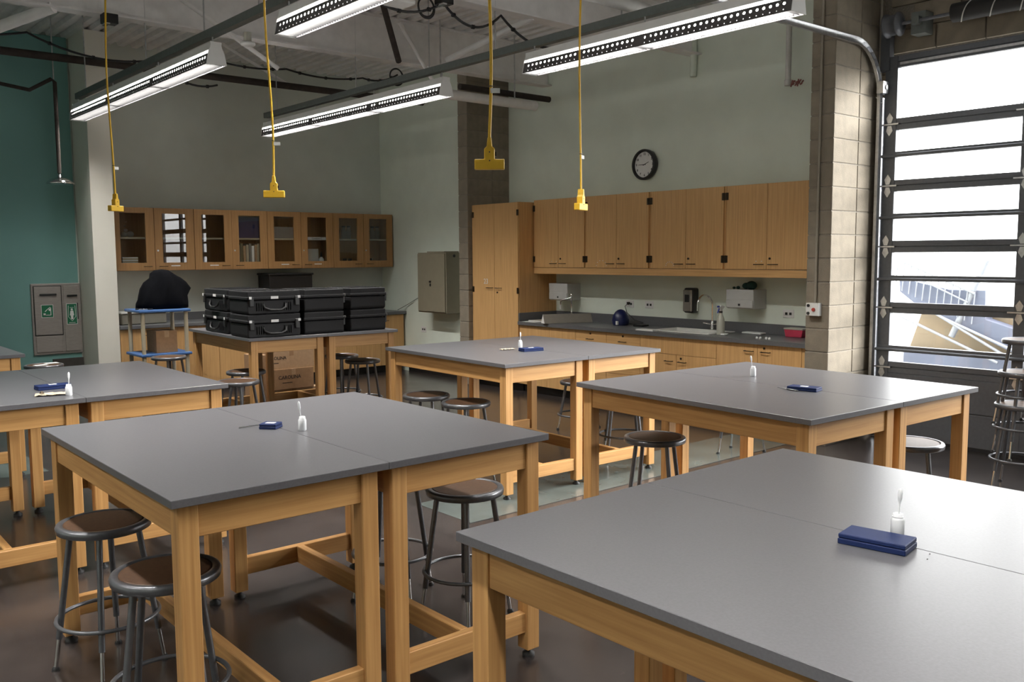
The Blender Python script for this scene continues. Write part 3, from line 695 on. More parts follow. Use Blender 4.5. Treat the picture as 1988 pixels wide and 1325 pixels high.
MB().lathe([(.035, 0), (.036, .1), (.015, .13)], n=14).build('body', plasticw, wb); MB().lathe([(.012, .13), (.014, .16), (.003, .2)], n=10).build('cap', black, wb)
for k, (x, z) in enumerate(((6.42, zsh), (6.52, zsh), (6.6, zsh), (6.9, zsh), (6.99, zsh), (7.07, zsh), (6.53, zbt), (6.61, zbt), (6.88, zbt), (6.96, zbt))):
    j = thing('glass_jar', ('tall' if z > 1.8 else 'low')+' dim jar, '+LR[k % 3 if k < 6 else k % 2]+' from the left on the '+('upper' if z > 1.8 else 'lower')+' shelf behind the '+('seventh' if x < 6.75 else 'last')+' glass door', 'jar', (x, 11.2, z), 0, 'jars behind the last two glass doors')
    h_ = .16 if z > 1.8 else .085
    MB().lathe([(.035, 0), (.036, h_*.7), (.024, h_*.85), (.026, h_)], n=14).build('jar_body', mat('jar_glass', (.25, .27, .28), .15, alpha=.5, var=.05) if 'jar_glass' not in bpy.data.materials else bpy.data.materials['jar_glass'], j)
    MB().lathe([(.028, h_), (.028, h_+.02)], n=14).build('lid', black, j)
# back base cabinets and counter
bx = [3.33, 4.11, 4.89, 5.67, 6.45, 7.235]
BL = ['oak base cabinet on the back wall next to the white fin, behind the blue cart', 'oak base cabinet on the back wall behind the blue cart and black cases',
      'oak base cabinet on the back wall behind the cardboard boxes', 'oak base cabinet on the back wall behind the stools beneath the black cases', 'oak base cabinet on the back wall at the corner, showing right of the black cases']
for i in range(5):
    t = thing('base_cabinet', BL[i], 'cabinet', (0,0,0), 0, 'base cabinets along the back wall')
    a, b = bx[i], bx[i+1]
    MB().bb(a+.001, b-.001, 10.82, YB-.001, .1, ZT-.001).build('body', cab_z, t); MB().bb(a+.001, b-.001, 10.88, YB-.001, 0, .099).build('toe_kick', rubberbase, t)
    mid = (a+b)/2
    for p, q in ((a, mid), (mid, b)):
        d = MB().bb(p+.002, q-.002, 10.80, 10.819, .105, ZT-.005).build('door', cab_z, t, .0012)
        hx_ = q-.08 if p == a else p+.08
        MB().tube([(hx_-.045, 10.80, ZT-.08), (hx_-.045, 10.774, ZT-.08), (hx_+.045, 10.774, ZT-.08), (hx_+.045, 10.80, ZT-.08)], .004, 6).build('handle', bronze, d)
cbk = thing('countertop', 'dark counter along the back wall under the glass fronted cabinets', 'countertop')
MB().bb(3.328, 7.265, 10.77, YB-.001, ZT, .855).build('slab', countm, cbk, .003)
MB().bb(3.328, 7.265, YB-.02, YB-.001, .855, .95).build('backsplash', countm, cbk)
bx_ = thing('black_crate', 'black box on the back counter behind the black cases', 'box')
MB().bb(5.30, 5.92, 11.02, 11.36, .856, 1.40).build('body', black, bx_, .006); MB().bb(5.285, 5.935, 11.01, 11.365, 1.40, 1.425).build('lid', black, bx_, .004)
gp_ = thing('storage_tub', 'grey storage tub on the back counter seen under the cart top', 'tub', (3.62, 11.1, .856))
MB().bb(-.22, .3, -.16, .16, 0, .13).build('tub_body', mat('grey_tub', (.2, .19, .16), .6, var=.05), gp_, .01); MB().bb(-.23, .31, -.17, .17, .13, .15).build('lid', plasticw, gp_, .004)
# beige metal wall cabinet
mc = thing('metal_cabinet', 'beige metal wall cabinet hung beside the block fin wall', 'cabinet')
MB().bb(7.03, 7.269, 9.49, 10.13, .885, 1.685).build('body', tin, mc, .003)
dd = MB().bb(7.012, 7.03, 9.505, 10.115, .9, 1.67).build('door', tin, mc, .004)
MB().lathe([(.012, -.02), (.012, 0)], (7.012, 9.82, 1.30), 12, 'x').bb(7.0, 7.012, 9.812, 9.828, 1.24, 1.275).build('latch', black, dd)
MB().bb(7.02, 7.26, 9.52, 9.9, 1.686, 1.70).build('top_tray', tin, mc)
MB().lathe([(.02, -.006), (.02, 0)], (7.16, 9.49, 1.64), 12, 'y').build('knockout', black, mc)
wc = MB().tube([(7.255, 10.135, 1.28), (7.255, 10.4, 1.08), (7.25, 10.7, .96), (7.2, 10.9, .87)], .004, 6).build('cable', black)
tag(wc, 'thin dark cable sagging from the beige metal cabinet to the back counter', 'cable')

# ------------------------------------------------------------------ black equipment cases
def make_case(label, w, d, front=True):
    t = thing('equipment_case', label, 'case', (0,0,0), 0, 'black equipment cases on the back table')
    h = .203; zl = .125
    b = MB().prism([(-w/2+.012, 0), (w/2-.012, 0), (w/2, .02), (w/2, zl-.003), (-w/2, zl-.003), (-w/2, .02)], 'y', -d/2, d/2); b.build('base_shell', caseb, t, .01, 2)
    l = MB().bb(-w/2, w/2, -d/2, d/2, zl+.003, h)
    l.bb(-w/2-.008, w/2+.008, -d/2-.008, d/2+.008, zl+.002, zl+.03); l.build('lid', caseb, t, .008, 2)
    r = MB()
    for k in range(7):
        x = -w/2+.05+k*(w-.1)/6; r.bb(x-.008, x+.008, -d/2+.04, d/2-.04, h, h+.004)
    r.build('lid_ribs', caseb, t)['kind'] = 'stuff'
    fb = MB()
    for x in (-.16, -.14, -.12, -.10, .10, .12, .14, .16): fb.bb(x*w/.5-.004, x*w/.5+.004, -d/2-.012, -d/2, .03, .1)
    fb.build('front_ribs', caseb, t)['kind'] = 'stuff'
    for s_ in (-1, 1):
        x = s_*w*.43
        L = MB().bb(x-.02, x+.02, -d/2-.02, -d/2, .07, .155).build('latch', black, t, .004)
        MB().bb(x+s_*.015-.012, x+s_*.015+.012, -d/2-.0215, -d/2-.02, .135, .158).build('sticker', white, L)
    hp = [(-.11, -d/2-.006, .09), (-.1, -d/2-.02, .055), (-.05, -d/2-.026, .035), (.05, -d/2-.026, .035), (.1, -d/2-.02, .055), (.11, -d/2-.006, .09)]
    MB().tube(hp, .010, 8).build('handle', black, t)
    MB().bb(-.035, .035, -d/2-.0105, -d/2-.008, zl+.008, zl+.032).build('label_plate', white, t)
    return t
tr_ = math.radians(-2); Cx, Cy = 4.165, 8.2
def tpos(x, y): return x, y   # world coordinates measured directly
CS = [((3.64, 7.685), 0, .5, .41, 'near left, handle facing the room'), ((3.66, 8.33), -90, .58, .42, 'far left, latches facing left'),
      ((4.14, 7.72), 90, .48, .405, 'plain ended, in the middle of the row'), ((4.625, 7.74), 90, .48, .385, 'plain ended, at the right end of the row')]
for (p, rz, w, d, lab) in CS:
    a = math.radians(rz)+tr_
    base_c = make_case('black case, bottom of stack, '+lab, w, d); base_c.location = (p[0], p[1], TH+.0005); base_c.rotation_euler = (0, 0, a)
    dup(base_c, (p[0]+.004, p[1]+.006, TH+.2085), a+.008, 'black case, top of stack, '+lab)

# ------------------------------------------------------------------ cart with covered instrument, boxes
ca = thing('utility_cart', 'blue shelved utility cart with tan posts beside the white fin', 'cart', (3.555, 10.2, 0))
for z in (.12, .564, 1.045):
    s_ = MB().bb(-.28, .28, -.25, .25, z, z+.03)
    s_.build('shelf', blueshelf, ca, .008, 2)
for sx in (-1, 1):
    for sy in (-1, 1):
        p = MB().tube([(sx*.235, sy*.21, .08), (sx*.235, sy*.21, 1.046)], .022, 12).build('post', tan, ca)
        MB().lathe([(.045, -.015), (.045, .015)], (sx*.235, sy*.21, .045), 16, 'x').build('caster', rubber, p)
cv = MB(); n = 40
prof = [(0, .155, .27), (.06, .175, .275), (.14, .165, .255), (.22, .15, .235), (.29, .135, .2), (.34, .12, .15), (.39, .1, .115), (.425, .06, .07), (.435, .01, .01)]
vs = []; fs = []
for i, (z, ry, rx) in enumerate(prof):
    for k in range(n):
        a = 2*PI*k/n; w = 1+.05*math.sin(5*a+i*.7)+.04*math.sin(9*a-i)
        bx2 = .07*max(0, math.cos(a))**4*(1 if .18 < z < .36 else 0)
        vs.append((rx*w*math.cos(a)*(1+bx2*3)+(.015 if z > .3 else 0)-.02*(z > .38), ry*w*math.sin(a), z))
for i in range(len(prof)-1):
    for k in range(n): fs.append((i*n+k, i*n+(k+1) % n, (i+1)*n+(k+1) % n, (i+1)*n+k))
fs += [tuple(range(n-1, -1, -1)), tuple(range((len(prof)-1)*n, len(prof)*n))]
cv.add([(x*1.03+3.62, y*1.03+10.2, z+1.0755) for x, y, z in vs], fs, True)
tag(cv.build('dust_cover', blackcloth), 'black cloth cover draped over an instrument on the cart top', 'cover')
for k in range(7):
    x, y = 3.285+.018*k, 10.0+random.random()*.3
    tag(MB().bb(x, x+.05, y, y+.012, 1.0755, 1.088).build('metal_part', gal if k % 2 else black, None, .002), LR[k]+' loose '+('silver', 'black')[1-k % 2]+' metal part from the left on the blue cart top', 'part', 'small metal parts on the cart top')
def carton(label, x0, x1, y0, y1, z0, z1, m_, txt=None, size=.05, tx=.5):
    t = thing('cardboard_box', label, 'box', ((x0+x1)/2, (y0+y1)/2, z0))
    w, d, h = (x1-x0)/2, (y1-y0)/2, z1-z0
    MB().bb(-w, w, -d, d, 0, h).build('carton', m_, t, .002)
    MB().bb(-.025, .025, -d-.001, d+.001, h-.001, h+.001).bb(-.025, .025, -d-.0012, -d, h-.07, h).build('packing_tape', cardl if m_ is card else card, t)
    if txt:
        text('lettering', txt, size, inkm, t, (-w+2*w*tx, -d-.0008, h*.58), FACE_YM, bold=.001)
        MB().bb(-w+2*w*tx-.09, -w+2*w*tx+.03, -d-.0008, -d, h*.3, h*.3+.008).build('printed_line', inkm, t)
    return t
carton('brown carton on the lower shelf of the blue cart', 3.47, 3.70, 10.03, 10.33, .5945, .835, card)
carton('pale carton at the bottom of the box stack behind the back table', 4.42, 5.06, 9.32, 9.7, 0, .155, cardl)
carton('brown carton lettered CAROLINA, middle of the box stack behind the back table', 4.48, 4.98, 9.3, 9.66, .1565, .385, card, 'CAROLINA', .055, .4)
carton('lighter carton on top of the box stack behind the back table, lettering half hidden', 4.44, 5.0, 9.32, 9.66, .3865, .60, cardl, 'CAROLINA', .05, .16)
carton('tall pale carton standing left of the box stack behind the back table', 4.28, 4.42, 9.32, 9.6, 0, .56, card)

# ------------------------------------------------------------------ eyewash panel and shower on the teal wall
ey = thing('eyewash_station', 'recessed steel eyewash and shower panel on the teal wall with green signs', 'safety station', (0, YB-.03, 0))
EX0, EX1, EZ0, EZ1 = 2.545, 3.072, .53, 1.352
MB().bb(EX0, EX1, -.018, -.0005, EZ0, EZ1).build('frame', stainless, ey, .012, 2)
p1 = MB().bb(EX0+.03, EX0+.315, -.028, -.019, EZ0+.23, EZ1-.035).build('eyewash_door', stainless, ey, .008, 2)
MB().frame(EX0+.022, EX0+.323, EZ0+.222, EZ1-.027, .008, -.022, -.0185).build('door_gap', rubber, ey)
MB().bb(EX0+.03, EX0+.315, -.026, -.019, EZ0+.03, EZ0+.215).build('drain_tray_panel', stainless, ey, .006)
p2 = MB().bb(EX0+.34, EX1-.025, -.028, -.019, EZ0+.03, EZ1-.03).build('shower_door', stainless, ey, .008, 2)
MB().bb(EX0+.085, EX0+.265, -.045, -.03, 1.213, 1.235).build('handle', black, p1, .005)
MB().bb(EX0+.375, EX1-.04, -.045, -.03, 1.195, 1.217).build('handle', black, p2, .005)
MB().bb(EX1-.048, EX1-.038, -.04, -.03, .93, 1.12).build('pull_bar', black, p2)
def sign(parent, x0, x1, z0, z1):
    s_ = MB().bb(x0, x1, -.0305, -.0285, z0, z1).build('green_sign', green, parent)
    MB().frame(x0-.004, x1+.004, z0-.004, z1+.004, .005, -.0308, -.0285).build('sign_border', white, s_)
    return s_
g1 = sign(p1, 2.645, 2.765, .965, 1.105)
gm = MB().bb(2.665, 2.745, -.0315, -.0306, .985, .993).bb(2.737, 2.745, -.0315, -.0306, .985, 1.075).tube([(2.68, -.031, 1.03), (2.705, -.031, 1.055), (2.735, -.031, 1.08)], .004, 6).lathe([(.013, -.0316), (.013, -.0306)], (2.73, 0, 1.05), 12, 'y').bb(2.662, 2.685, -.0315, -.0306, .985, 1.01)
gm.build('eyewash_pictogram', white, g1)
g2 = sign(p2, 2.912, 3.02, .875, 1.11)
gm = MB().lathe([(.012, -.0316), (.012, -.0306)], (2.966, 0, 1.045), 12, 'y').prism([(2.95, 1.03), (2.982, 1.03), (2.99, .975), (2.98, .975), (2.978, .93), (2.954, .93), (2.952, .975), (2.942, .975)], 'y', -.0316, -.0306)
gm.tube([(2.93, -.031, 1.09), (2.926, -.031, .96), (2.966, -.031, .91), (3.006, -.031, .96), (3.002, -.031, 1.09)], .003, 5).bb(2.945, 2.987, -.0315, -.0306, 1.065, 1.069)
gm.build('shower_pictogram', white, g2)
MB().bb(2.93, 3.0, -.0315, -.0306, .888, .893).build('sign_caption', white, g2)
vg = MB().bb(2.74, 3.075, YB-.045, YB-.0305, .34, .475).build('drain_cover', mat('dark_plate', (.06, .055, .05), .6, var=.1))
tag(vg, 'dark flat plate low on the teal wall under the eyewash panel', 'wall plate')
sh = thing('safety_shower', 'dark shower drop pipe with a bright steel dish head before the teal wall', 'shower', (2.67, 10.4, 0))
MB().lathe([(.008, 2.535), (.012, 2.52), (.02, 2.515), (.022, 2.49), (.045, 2.486), (.09, 2.468), (.125, 2.44), (.138, 2.422), (.132, 2.42), (.09, 2.445), (.005, 2.46)], n=32).build('dish_head', chrome, sh)
MB().tube([(0, 0, 2.53), (0, 0, 3.47), (-.03, .01, 3.5), (-.22, .1, 3.38), (-.55, .5, 3.5)], .02, 10).build('drop_pipe', darkpipe, sh)
MB().tube([(-.01, 0, 3.5), (-.01, 0, ZC)], .007, 6).build('hanger_rod', gal, sh)
# white paper on the stool by the panel
for k, (x, y, r) in enumerate(((2.22, 9.66, .2), (2.34, 9.76, .1))):
    p = MB().bb(-.06, .06, -.045, .045, .6005+.002*k, .602+.002*k).build('paper_sheet', white); p.location = (x, y, 0); p.rotation_euler = (0, 0, r)
    tag(p, ('left', 'right')[k]+' white paper sheet on the stool seat before the eyewash panel', 'paper')

# ------------------------------------------------------------------ light fixtures
SEC = 1.22; ZL = 3.10
def perf(side):
    mb = MB(); y0, n, p = .035, 24, (SEC-.07)/24
    A, B = (.113, .004), (.088, .078)     # bottom and top of the sloped panel (half width, height)
    rows = [(0.0, .34, .004), (.34, 1.0, .0098)]
    def P(u, v): return (side*(A[0]+(B[0]-A[0])*v), u, A[1]+(B[1]-A[1])*v)
    L = math.hypot(A[0]-B[0], A[1]-B[1])
    for (va, vb, r) in rows:
        vc = (va+vb)/2
        for i in range(n):
            ua, ub_ = y0+i*p, y0+(i+1)*p; uc = (ua+ub_)/2
            sq = [(ua, va), (uc, va), (ub_, va), (ub_, vc), (ub_, vb), (uc, vb), (ua, vb), (ua, vc)]
            ci = [(uc+r*math.cos(a), vc+r/L*math.sin(a)) for a in [-PI*3/4+k*PI/4 for k in range(8)]]
            vs_ = [P(*q) for q in sq]+[P(*q) for q in ci]
            mb.add(vs_, [(k, (k+1) % 8, 8+(k+1) % 8, 8+k) for k in range(8)])
    for a, b in ((0, y0), (SEC-y0, SEC)): mb.add([P(a, 0), P(b, 0), P(b, 1), P(a, 1)], [(0, 1, 2, 3)])
    return mb
_pm = {s_: perf(s_).mesh('side_panel', fixd) for s_ in (-1, 1)}
_hs = MB().prism([(-.088, .104), (-.075, .108), (-.058, .165), (.058, .165), (.075, .108), (.088, .104), (.07, .1), (-.07, .1)], 'y', 0, SEC).mesh('housing', fixw)
_lip = MB().bb(-.116, -.110, 0, SEC, 0, .006).bb(.110, .116, 0, SEC, 0, .006).bb(-.092, -.086, 0, SEC, .076, .081).bb(.086, .092, 0, SEC, .076, .081).mesh('edge_trim', fixd)
lv = MB()
for k in range(40): yy = .015+k*(SEC-.03)/39; lv.prism([(-.110, .004), (.110, .004), (.102, .028), (-.102, .028)], 'y', yy, yy+.0015)
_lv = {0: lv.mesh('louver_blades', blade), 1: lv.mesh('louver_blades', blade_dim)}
_tb = MB().tube([(-.045, .03, .088), (-.045, SEC-.03, .088)], .013, 12).tube([(.045, .03, .088), (.045, SEC-.03, .088)], .013, 12).mesh('lamp_tubes', lampm)
_cap = MB().prism([(-.119, -.002), (.119, -.002), (.094, .085), (.08, .11), (.062, .132), (.066, .168), (-.066, .168), (-.062, .132), (-.08, .11), (-.094, .085)], 'y', -.002, .002).mesh('end_cap', fixw)
for me in [*_pm.values(), _hs, _lip, *_lv.values(), _tb, _cap]:      # slim section: 15 cm wide at the bottom
    for v in me.vertices: v.co.x *= .68
def fixture(label, x, y0, n, watts=FIX_W):
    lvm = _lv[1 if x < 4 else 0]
    t = thing('ceiling_light', label, 'light', (x, y0, ZL), 0, 'long suspended strip lights')
    for k in range(n):
        for me in (_pm[-1], _pm[1], _hs, _lip, lvm, _tb):
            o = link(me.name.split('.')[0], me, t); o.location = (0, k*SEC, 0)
            if me is lvm: o['kind'] = 'stuff'
        l = bpy.data.lights.new('lamp_light', 'AREA'); l.shape = 'RECTANGLE'; l.size = .108; l.size_y = SEC-.06; l.energy = watts; l.spread = math.radians(148); l.color = (1, .965, .91)
        lo = bpy.data.objects.new('lamp_light', l); COL.objects.link(lo); lo.parent = t; lo.location = (0, k*SEC+SEC/2, .054)
    for yy in (0, n*SEC): o = link('end_cap', _cap, t); o.location = (0, yy, 0)
    for k in range(n+1):
        yy = min(max(k*SEC, .06), n*SEC-.06)
        MB().tube([(0, yy, .166), (0, yy, .215)], .006, 6).build('hanger_bolt', gal, t)
    return t
fixture('three section strip light at the upper left, before the white fin', 2.885, 6.78, 3)
fixture('three section strip light in the upper middle, over the black cases', 5.04, 6.77, 3)
fixture('two section strip light at the top right, ending by the door track', 4.99, 3.13, 2)
fixture('two section strip light cut off by the top edge, left of centre', 2.88, 3.2, 2)
# unseen lamps: rows to the left, and nearer ones added to brighten the foreground
for (x, y, n, lab) in ((.82, 3.2, 2, 'strip light of the next row to the left, before the upper left corner'), 
                       (-1.31, 3.2, 2, 'strip light of the last row by the left wall'), (-1.31, -.6, 2, 'unseen strip light added behind the viewer, last row by the left wall'), (2.965, -.6, 2, 'unseen strip light added overhead behind the left visible row'),
                       (5.035, -.6, 2, 'unseen strip light added overhead behind the right visible row'), (.82, -.6, 2, 'unseen strip light added overhead behind the viewer')):
    fixture(lab, x, y, n, FIX_W*(.3 if y < 0 and x > 2 else 1))
for (x, y0, y1, lab) in ((2.89, .5, 10.4, 'grey strut channel carrying the left row of strip lights'), (5.02, .5, 10.4, 'grey strut channel carrying the right row of strip lights')):
    t = thing('strut_channel', lab, 'strut', (x, 0, ZL+.215))
    MB().bb(-.03, .03, y0, y1, 0, .006).bb(-.03, -.024, y0, y1, .006, .06).bb(.024, .03, y0, y1, .006, .06).build('channel', strutm, t)
    for y in (1.2, 3.2, 4.6, 6.04, 7.0, 8.3, 10.1):
        MB().tube([(0, y, .0), (0, y, ZC-ZL-.2)], .006, 6).build('hanger_rod', gal, t)

# ------------------------------------------------------------------ pipes, conduits and cables overhead
def pipe(name, label, cat, pts, r, m_, n=12):
    return tag(MB().tube(pts, r, n).build(name, m_), label, cat)
pipe('steam_pipe', 'long dark brown pipe crossing in front of the back wall near the ceiling', 'pipe', [(-2.9, 10.25, 3.68), (7.2, 10.2, 3.7)], .04, darkpipe)
pipe('dark_rail', 'short dark rail ending at the clock wall above the block fin', 'pipe', [(6.2, 8.08, 3.5), (7.55, 8.08, 3.5)], .035, darkpipe)
dp = thing('duct_pipe', 'thick grey pipe under the dark rail above the block fin', 'pipe')
MB().tube([(5.7, 8.02, 3.385), (7.28, 8.03, 3.39)], .055, 16).build('pipe', steelp, dp)
MB().tube([(6.95, 8.02, 3.43), (6.95, 8.02, ZC+.05)], .008, 6).tube([(5.9, 8.02, 3.43), (5.9, 8.02, ZC+.05)], .008, 6).build('hanger_rods', gal, dp)['kind'] = 'stuff'
pipe('conduit', 'pale conduit running above the right row of strip lights', 'conduit', [(5.32, 8.6, 3.43), (5.3, 6.1, 3.43), (5.27, 4.52, 3.45), (5.26, 1.5, 3.45)], .024, steelp)
pipe('sprinkler_pipe', 'thick white sprinkler pipe at the top edge, meeting the pale conduit', 'pipe', [(2.0, 4.62, 3.5), (5.25, 4.55, 3.44)], .045, pipew, 16)
pipe('drop_pipe', 'dim white capped pipe hanging against the clock wall above the clock', 'pipe', [(7.69, 6.04, ZC), (7.69, 6.04, 3.48)], .035, wallm)
gd = thing('gas_drop', 'white drop pipe with a red wheel valve next to the block pier', 'pipe', (7.55, 4.83, 0))
MB().tube([(0, 0, ZC), (0, 0, 3.24)], .026, 14).build('pipe', pipew, gd)
MB().lathe([(.032, 3.2), (.034, 3.215), (.034, 3.245), (.03, 3.255)], n=14).build('end_fitting', pipew, gd)
vw = MB()
for k in range(10): vw.tube([(.0+.012*(k % 2), -.03-.012*k, 3.185+.05*((k*7) % 5)/5), (.0, -.05-.012*k, 3.245-.05*((k*3) % 5)/5)], .008, 6)
vw.build('valve_wheel', mat('dusty_red', (.25, .09, .08), .7, var=.2), gd)
for i, (a, b, m_, r, lab) in enumerate((
   ((2.6, 7.9, 4.1), (3.95, 7.9, 3.38), steelp, .022, 'slanting grey brace rising over the upper left strip light'),
   ((4.2, 6.6, 3.95), (4.75, 7.1, 3.42), darkpipe, .028, 'dark slanting brace in the top middle above the far strip lights'),
   ((4.45, 10.3, 4.1), (5.3, 10.3, 3.72), steelp, .02, 'thin grey brace below the beam, left of the coiled cable'),
   ((5.5, 8.2, 4.1), (6.0, 8.2, 3.45), steelp, .022, 'grey slanting brace right of the coiled cable'),
   ((5.45, 6.04, 3.72), (5.15, 6.9, 3.45), steelp, .03, 'pale brace hanging from the beam above the right row of strip lights'),
   ((2.15, 8.3, 3.71), (1.55, 8.9, 3.45), steelp, .05, 'wide pale brace at the upper left corner'))):
    pipe('brace', lab, 'brace', [a, b], r, m_, 8)
def cable(label, pts, sag, tie=True):
    q = []
    for i in range(len(pts)-1):
        a, b = Vector(pts[i]), Vector(pts[i+1])
        for k in range(12 if i < len(pts)-2 else 13):
            t = k/12; p = a.lerp(b, t); p.z -= sag*4*t*(1-t); q.append(p)
    t_ = thing('data_cable', label, 'cable'); MB().tube(q, .011, 6).build('cable', black, t_)
    if tie:
        for k in range(2, len(q)-1, 4): MB().lathe([(.018, -.012), (.018, .012)], tuple(q[k]), 8, 'x').build('cable_tie', rubber, t_)
cable('looping black cable with ties before the teal wall near the ceiling', [(.6, 9.6, 3.72), (2.22, 9.5, 3.74), (3.35, 9.4, 3.62), (4.0, 9.4, 3.45)], .1)
cable('black tied cable sagging behind the far beam in the upper middle', [(3.9, 9.6, 3.78), (4.9, 9.6, 3.76), (5.9, 9.6, 3.78), (6.4, 9.6, 3.88)], .05)
cable('black tied cable swagging under the nearer beam at the top centre', [(3.6, 6.0, 3.68), (4.45, 6.0, 3.66), (5.05, 6.0, 3.66), (5.7, 5.8, 3.5)], .14)
for (c, lab) in (((4.28, 6.0, 3.60), 'coil of black cable hanging under the nearer beam'), ((5.12, 7.7, 3.42), 'coil of black cable hanging above the far right strip light')):
    tag(MB().ring(c, .075, .008, 28, 6, 'y').ring((c[0]+.01, c[1]+.01, c[2]-.005), .08, .006, 28, 6, 'y').build('cable_coil', black), lab, 'cable')
dm = thing('ceiling_sensor', 'round white sensor disc hanging by the near end of the upper left strip light', 'sensor', (3.22, 6.95, 3.33))
MB().lathe([(.02, -.012), (.055, -.01), (.06, 0), (.055, .012), (.02, .016)], n=24).build('disc', plasticw, dm); MB().lathe([(.03, .016), (.03, .09)], n=16).build('clear_neck', cl, dm)
wsx = thing('wireless_box', 'flat white box under the ceiling at the top centre', 'access point', (3.88, 5.78, 3.5))
MB().bb(-.09, .09, -.09, .09, 0, .035).build('casing', plasticw, wsx, .012, 2); MB().tube([(0, 0, .034), (0, 0, .25)], .012, 8).build('mount', pipew, wsx)
for (p, lab) in (((2.56, 8.2, 3.62), 'black junction box under the far beam, beside the leftmost yellow cord'), ((4.42, 5.95, 3.63), 'black junction box under the nearer beam at the top centre')):
    j = thing('junction_box', lab, 'junction box', p); MB().bb(-.06, .06, -.05, .05, 0, .08).build('box', black, j, .004); MB().bb(-.05, -.01, -.052, .05, -.012, 0).build('fitting', chrome, j)

# ------------------------------------------------------------------ yellow drop cords
def dropcord(label, x, y, zp, rz, bow):
    t = thing('pendant_outlet', label, 'power cord', (x, y, zp), rz, 'yellow drop cords')
    top = ZC-zp; q = []
    for k in range(25):
        s_ = k/24; q.append((bow*math.sin(s_*PI)*.6+.012*math.sin(s_*9)*(1-s_), .01*math.sin(s_*6), .1+(top-.1)*s_))
    MB().tube(q, .0065, 8).build('cord', yel, t)
    MB().prism([(-.062, -.03), (.062, -.03), (.062, .012), (.022, .012), (.022, .055), (.012, .062), (.008, .1), (-.008, .1), (-.012, .062), (-.022, .055), (-.022, .012), (-.062, .012)], 'y', -.019, .019).build('triple_tap', yel, t, .003)
    MB().bb(.022, .028, -.008, .008, .025, .042).build('switch', black, t)
    MB().lathe([(.003, -.021), (.003, -.018)], (0, 0, .04), 8, 'y').lathe([(.003, -.021), (.003, -.018)], (0, 0, .005), 8, 'y').build('screw', black, t)
    MB().ring((q[2][0], q[2][1], q[2][2]+.04), .008, .002, 10, 5).build('cable_tie', black, t)
    g_ = MB().bb(.006, .045, -.001, .001, q[2][2]+.012, q[2][2]+.032).build('tag', plasticw, t)
dropcord('yellow drop cord in front of the white fin, leftmost of the four', 2.2, 7.10, 2.02, .5, -.03)
dropcord('yellow drop cord in front of the grey back wall, ending over the black cases', 2.5, 5.10, 2.03, -.55, -.03)
dropcord('yellow drop cord in front of the block fin, its tap seen full width', 2.4, 2.93, 2.03, -.68, .0)
dropcord('yellow drop cord in front of the upper cabinets, rightmost of the four', 4.0, 3.995, 1.95, .35, -.01)

# ------------------------------------------------------------------ slide cases, bottles, pipettes on the tables
def slide_case(label, x, y, rz, l=.118, w=.068, h=.022, white_label=True):
    t = thing('slide_case', label, 'case', (x, y, TH), math.radians(rz), 'blue slide cases on the tables')
    MB().bb(-l/2, l/2, -w/2, w/2, 0, h*.55).build('tray', bluebox, t, .002)
    MB().bb(-l/2+.001, l/2-.001, -w/2+.001, w/2-.001, h*.58, h).build('lid', bluebox, t, .002)
    if white_label: MB().bb(-.02, .02, -.012, .012, h, h+.0006).build('paper_label', white, t)
    return t
def bottle(lab_b, lab_p, x, y, lean, az):
    t = thing('dropper_bottle', lab_b, 'bottle', (x, y, TH), 0, 'white dropper bottles on the tables')
    MB().lathe([(.014, 0), (.0165, .003), (.0165, .043), (.0145, .048), (.0125, .05), (.0125, .0585), (.0095, .06), (.0095, .052), (.005, .05)], n=20).build('body', natural, t)
    MB().ring((0, 0, .051), .0128, .0012, 18, 5).build('neck_ring', natural, t)
    p = thing('pipette', lab_p, 'pipette', (x, y, TH+.012), 0, 'plastic pipettes standing in the bottles')
    p.rotation_euler = (0, lean, az)
    MB().tube([(0, 0, 0), (0, 0, .072)], [.0012, .002], 8).build('stem', natural, p)
    MB().lathe([(.002, .072), (.003, .076), (.0052, .084), (.0055, .1), (.004, .108), (.001, .111)], n=12).build('bulb', natural, p)
# table 1
slide_case('small blue slide case with a white label, the short probe under it', 1.668, 3.50, -50, .075, .07)
pr = tag(MB().tube([(0, 0, .003), (.105, 0, .008)], [.003, .0022], 8).build('probe', chrome), 'thin steel probe with a bright tip, lying at the left of its slide case', 'probe'); pr.location = (1.56, 3.575, TH); pr.rotation_euler = (0, 0, -.12)
bottle('white dropper bottle on the table with the short probe', 'pipette in the bottle on the table with the short probe', 1.741, 3.36, -.12, -.7)
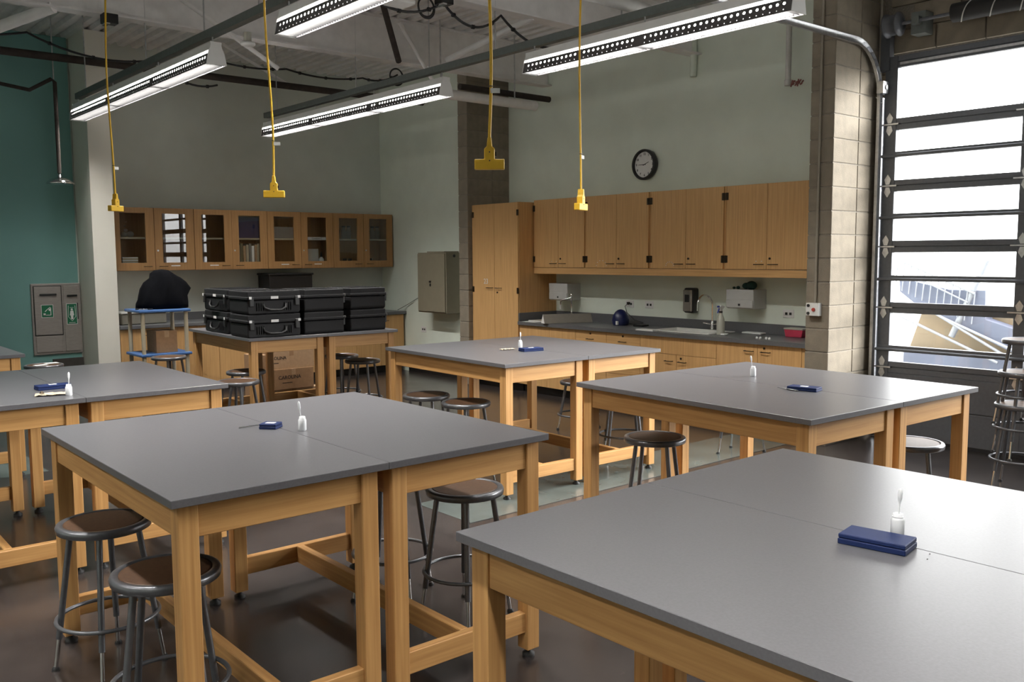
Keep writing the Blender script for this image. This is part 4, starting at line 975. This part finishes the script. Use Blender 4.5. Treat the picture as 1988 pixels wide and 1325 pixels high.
# table 3
slide_case('bright blue slide case on the middle table before the tall cabinet', 4.50, 5.02, -12, .17, .09, .024)
bottle('white dropper bottle on the middle table before the tall cabinet', 'pipette in the bottle on the middle table before the tall cabinet', 4.585, 5.24, .02, 0)
def crumple(label, x, y, sx, sy, m_, hole=False):
    n_ = 8; vs = [((i/n_-.5)*sx, (j/n_-.5)*sy*(1-.15*math.sin(i*1.3)), .004+.006*abs(math.sin(i*1.7+j*.9))) for j in range(n_+1) for i in range(n_+1)]
    fs = [(j*(n_+1)+i, j*(n_+1)+i+1, (j+1)*(n_+1)+i+1, (j+1)*(n_+1)+i) for j in range(n_) for i in range(n_)]
    t = thing('crumpled_paper', label, 'paper', (x, y, TH), math.radians(-15))
    MB().add(vs, fs).add([(a, b, c-.002) for a, b, c in vs], [tuple(reversed(f)) for f in fs]).build('sheet', m_, t)
    if hole: MB().lathe([(.012, .013), (.008, .02), (.002, .024)], (-sx*.3, 0, 0), 9).build('dark_sample', bronze, t)
crumple('small crumpled beige paper on the middle table, left of its bottle', 4.42, 5.2, .11, .05, paper)
# table 2
slide_case('dark blue slide case on the left edge table, behind the beige paper', 1.29, 5.38, 2, .17, .085, .024)
bottle('white dropper bottle on the left edge table', 'pipette in the bottle on the left edge table', 1.286, 5.05, .05, .5)
crumple('beige paper with a dark sample on the left edge table', 1.225, 5.13, .16, .09, paper, True)
# table 5
slide_case('blue slide case on the table by the glass door, tweezers before it', 4.235, 2.57, -80, .16, .085, .02)
tw = MB().tube([(0, 0, .004), (.15, .003, .004)], [.0012, .003], 6).tube([(0, 0, .004), (.15, -.003, .006)], [.0012, .003], 6).build('tweezers', gal)
tag(tw, 'slim steel tweezers lying in front of the slide case by the glass door', 'tweezers'); tw.location = (4.2, 2.71, TH); tw.rotation_euler = (0, 0, math.radians(-104))
bottle('white dropper bottle on the table by the glass door', 'pipette in the bottle on the table by the glass door', 4.502, 3.07, -.14, -.7)
# table 6
slide_case('large plain blue slide case on the nearest table', 2.092, 1.06, -81, .162, .092, .026, False)
bottle('white dropper bottle behind the slide case on the nearest table', 'pipette in the bottle on the nearest table', 2.2, 1.062, .09, .0)
for k, (x, y) in enumerate(((2.121, .943), (2.08, .93))):
    tag(MB().bb(x, x+.004, y, y+.002, TH, TH+.001).build('crumb', inkm), ('farther', 'nearer')[k]+' tiny dark crumb on the nearest table before the slide case', 'crumb', 'dark crumbs on the nearest table')
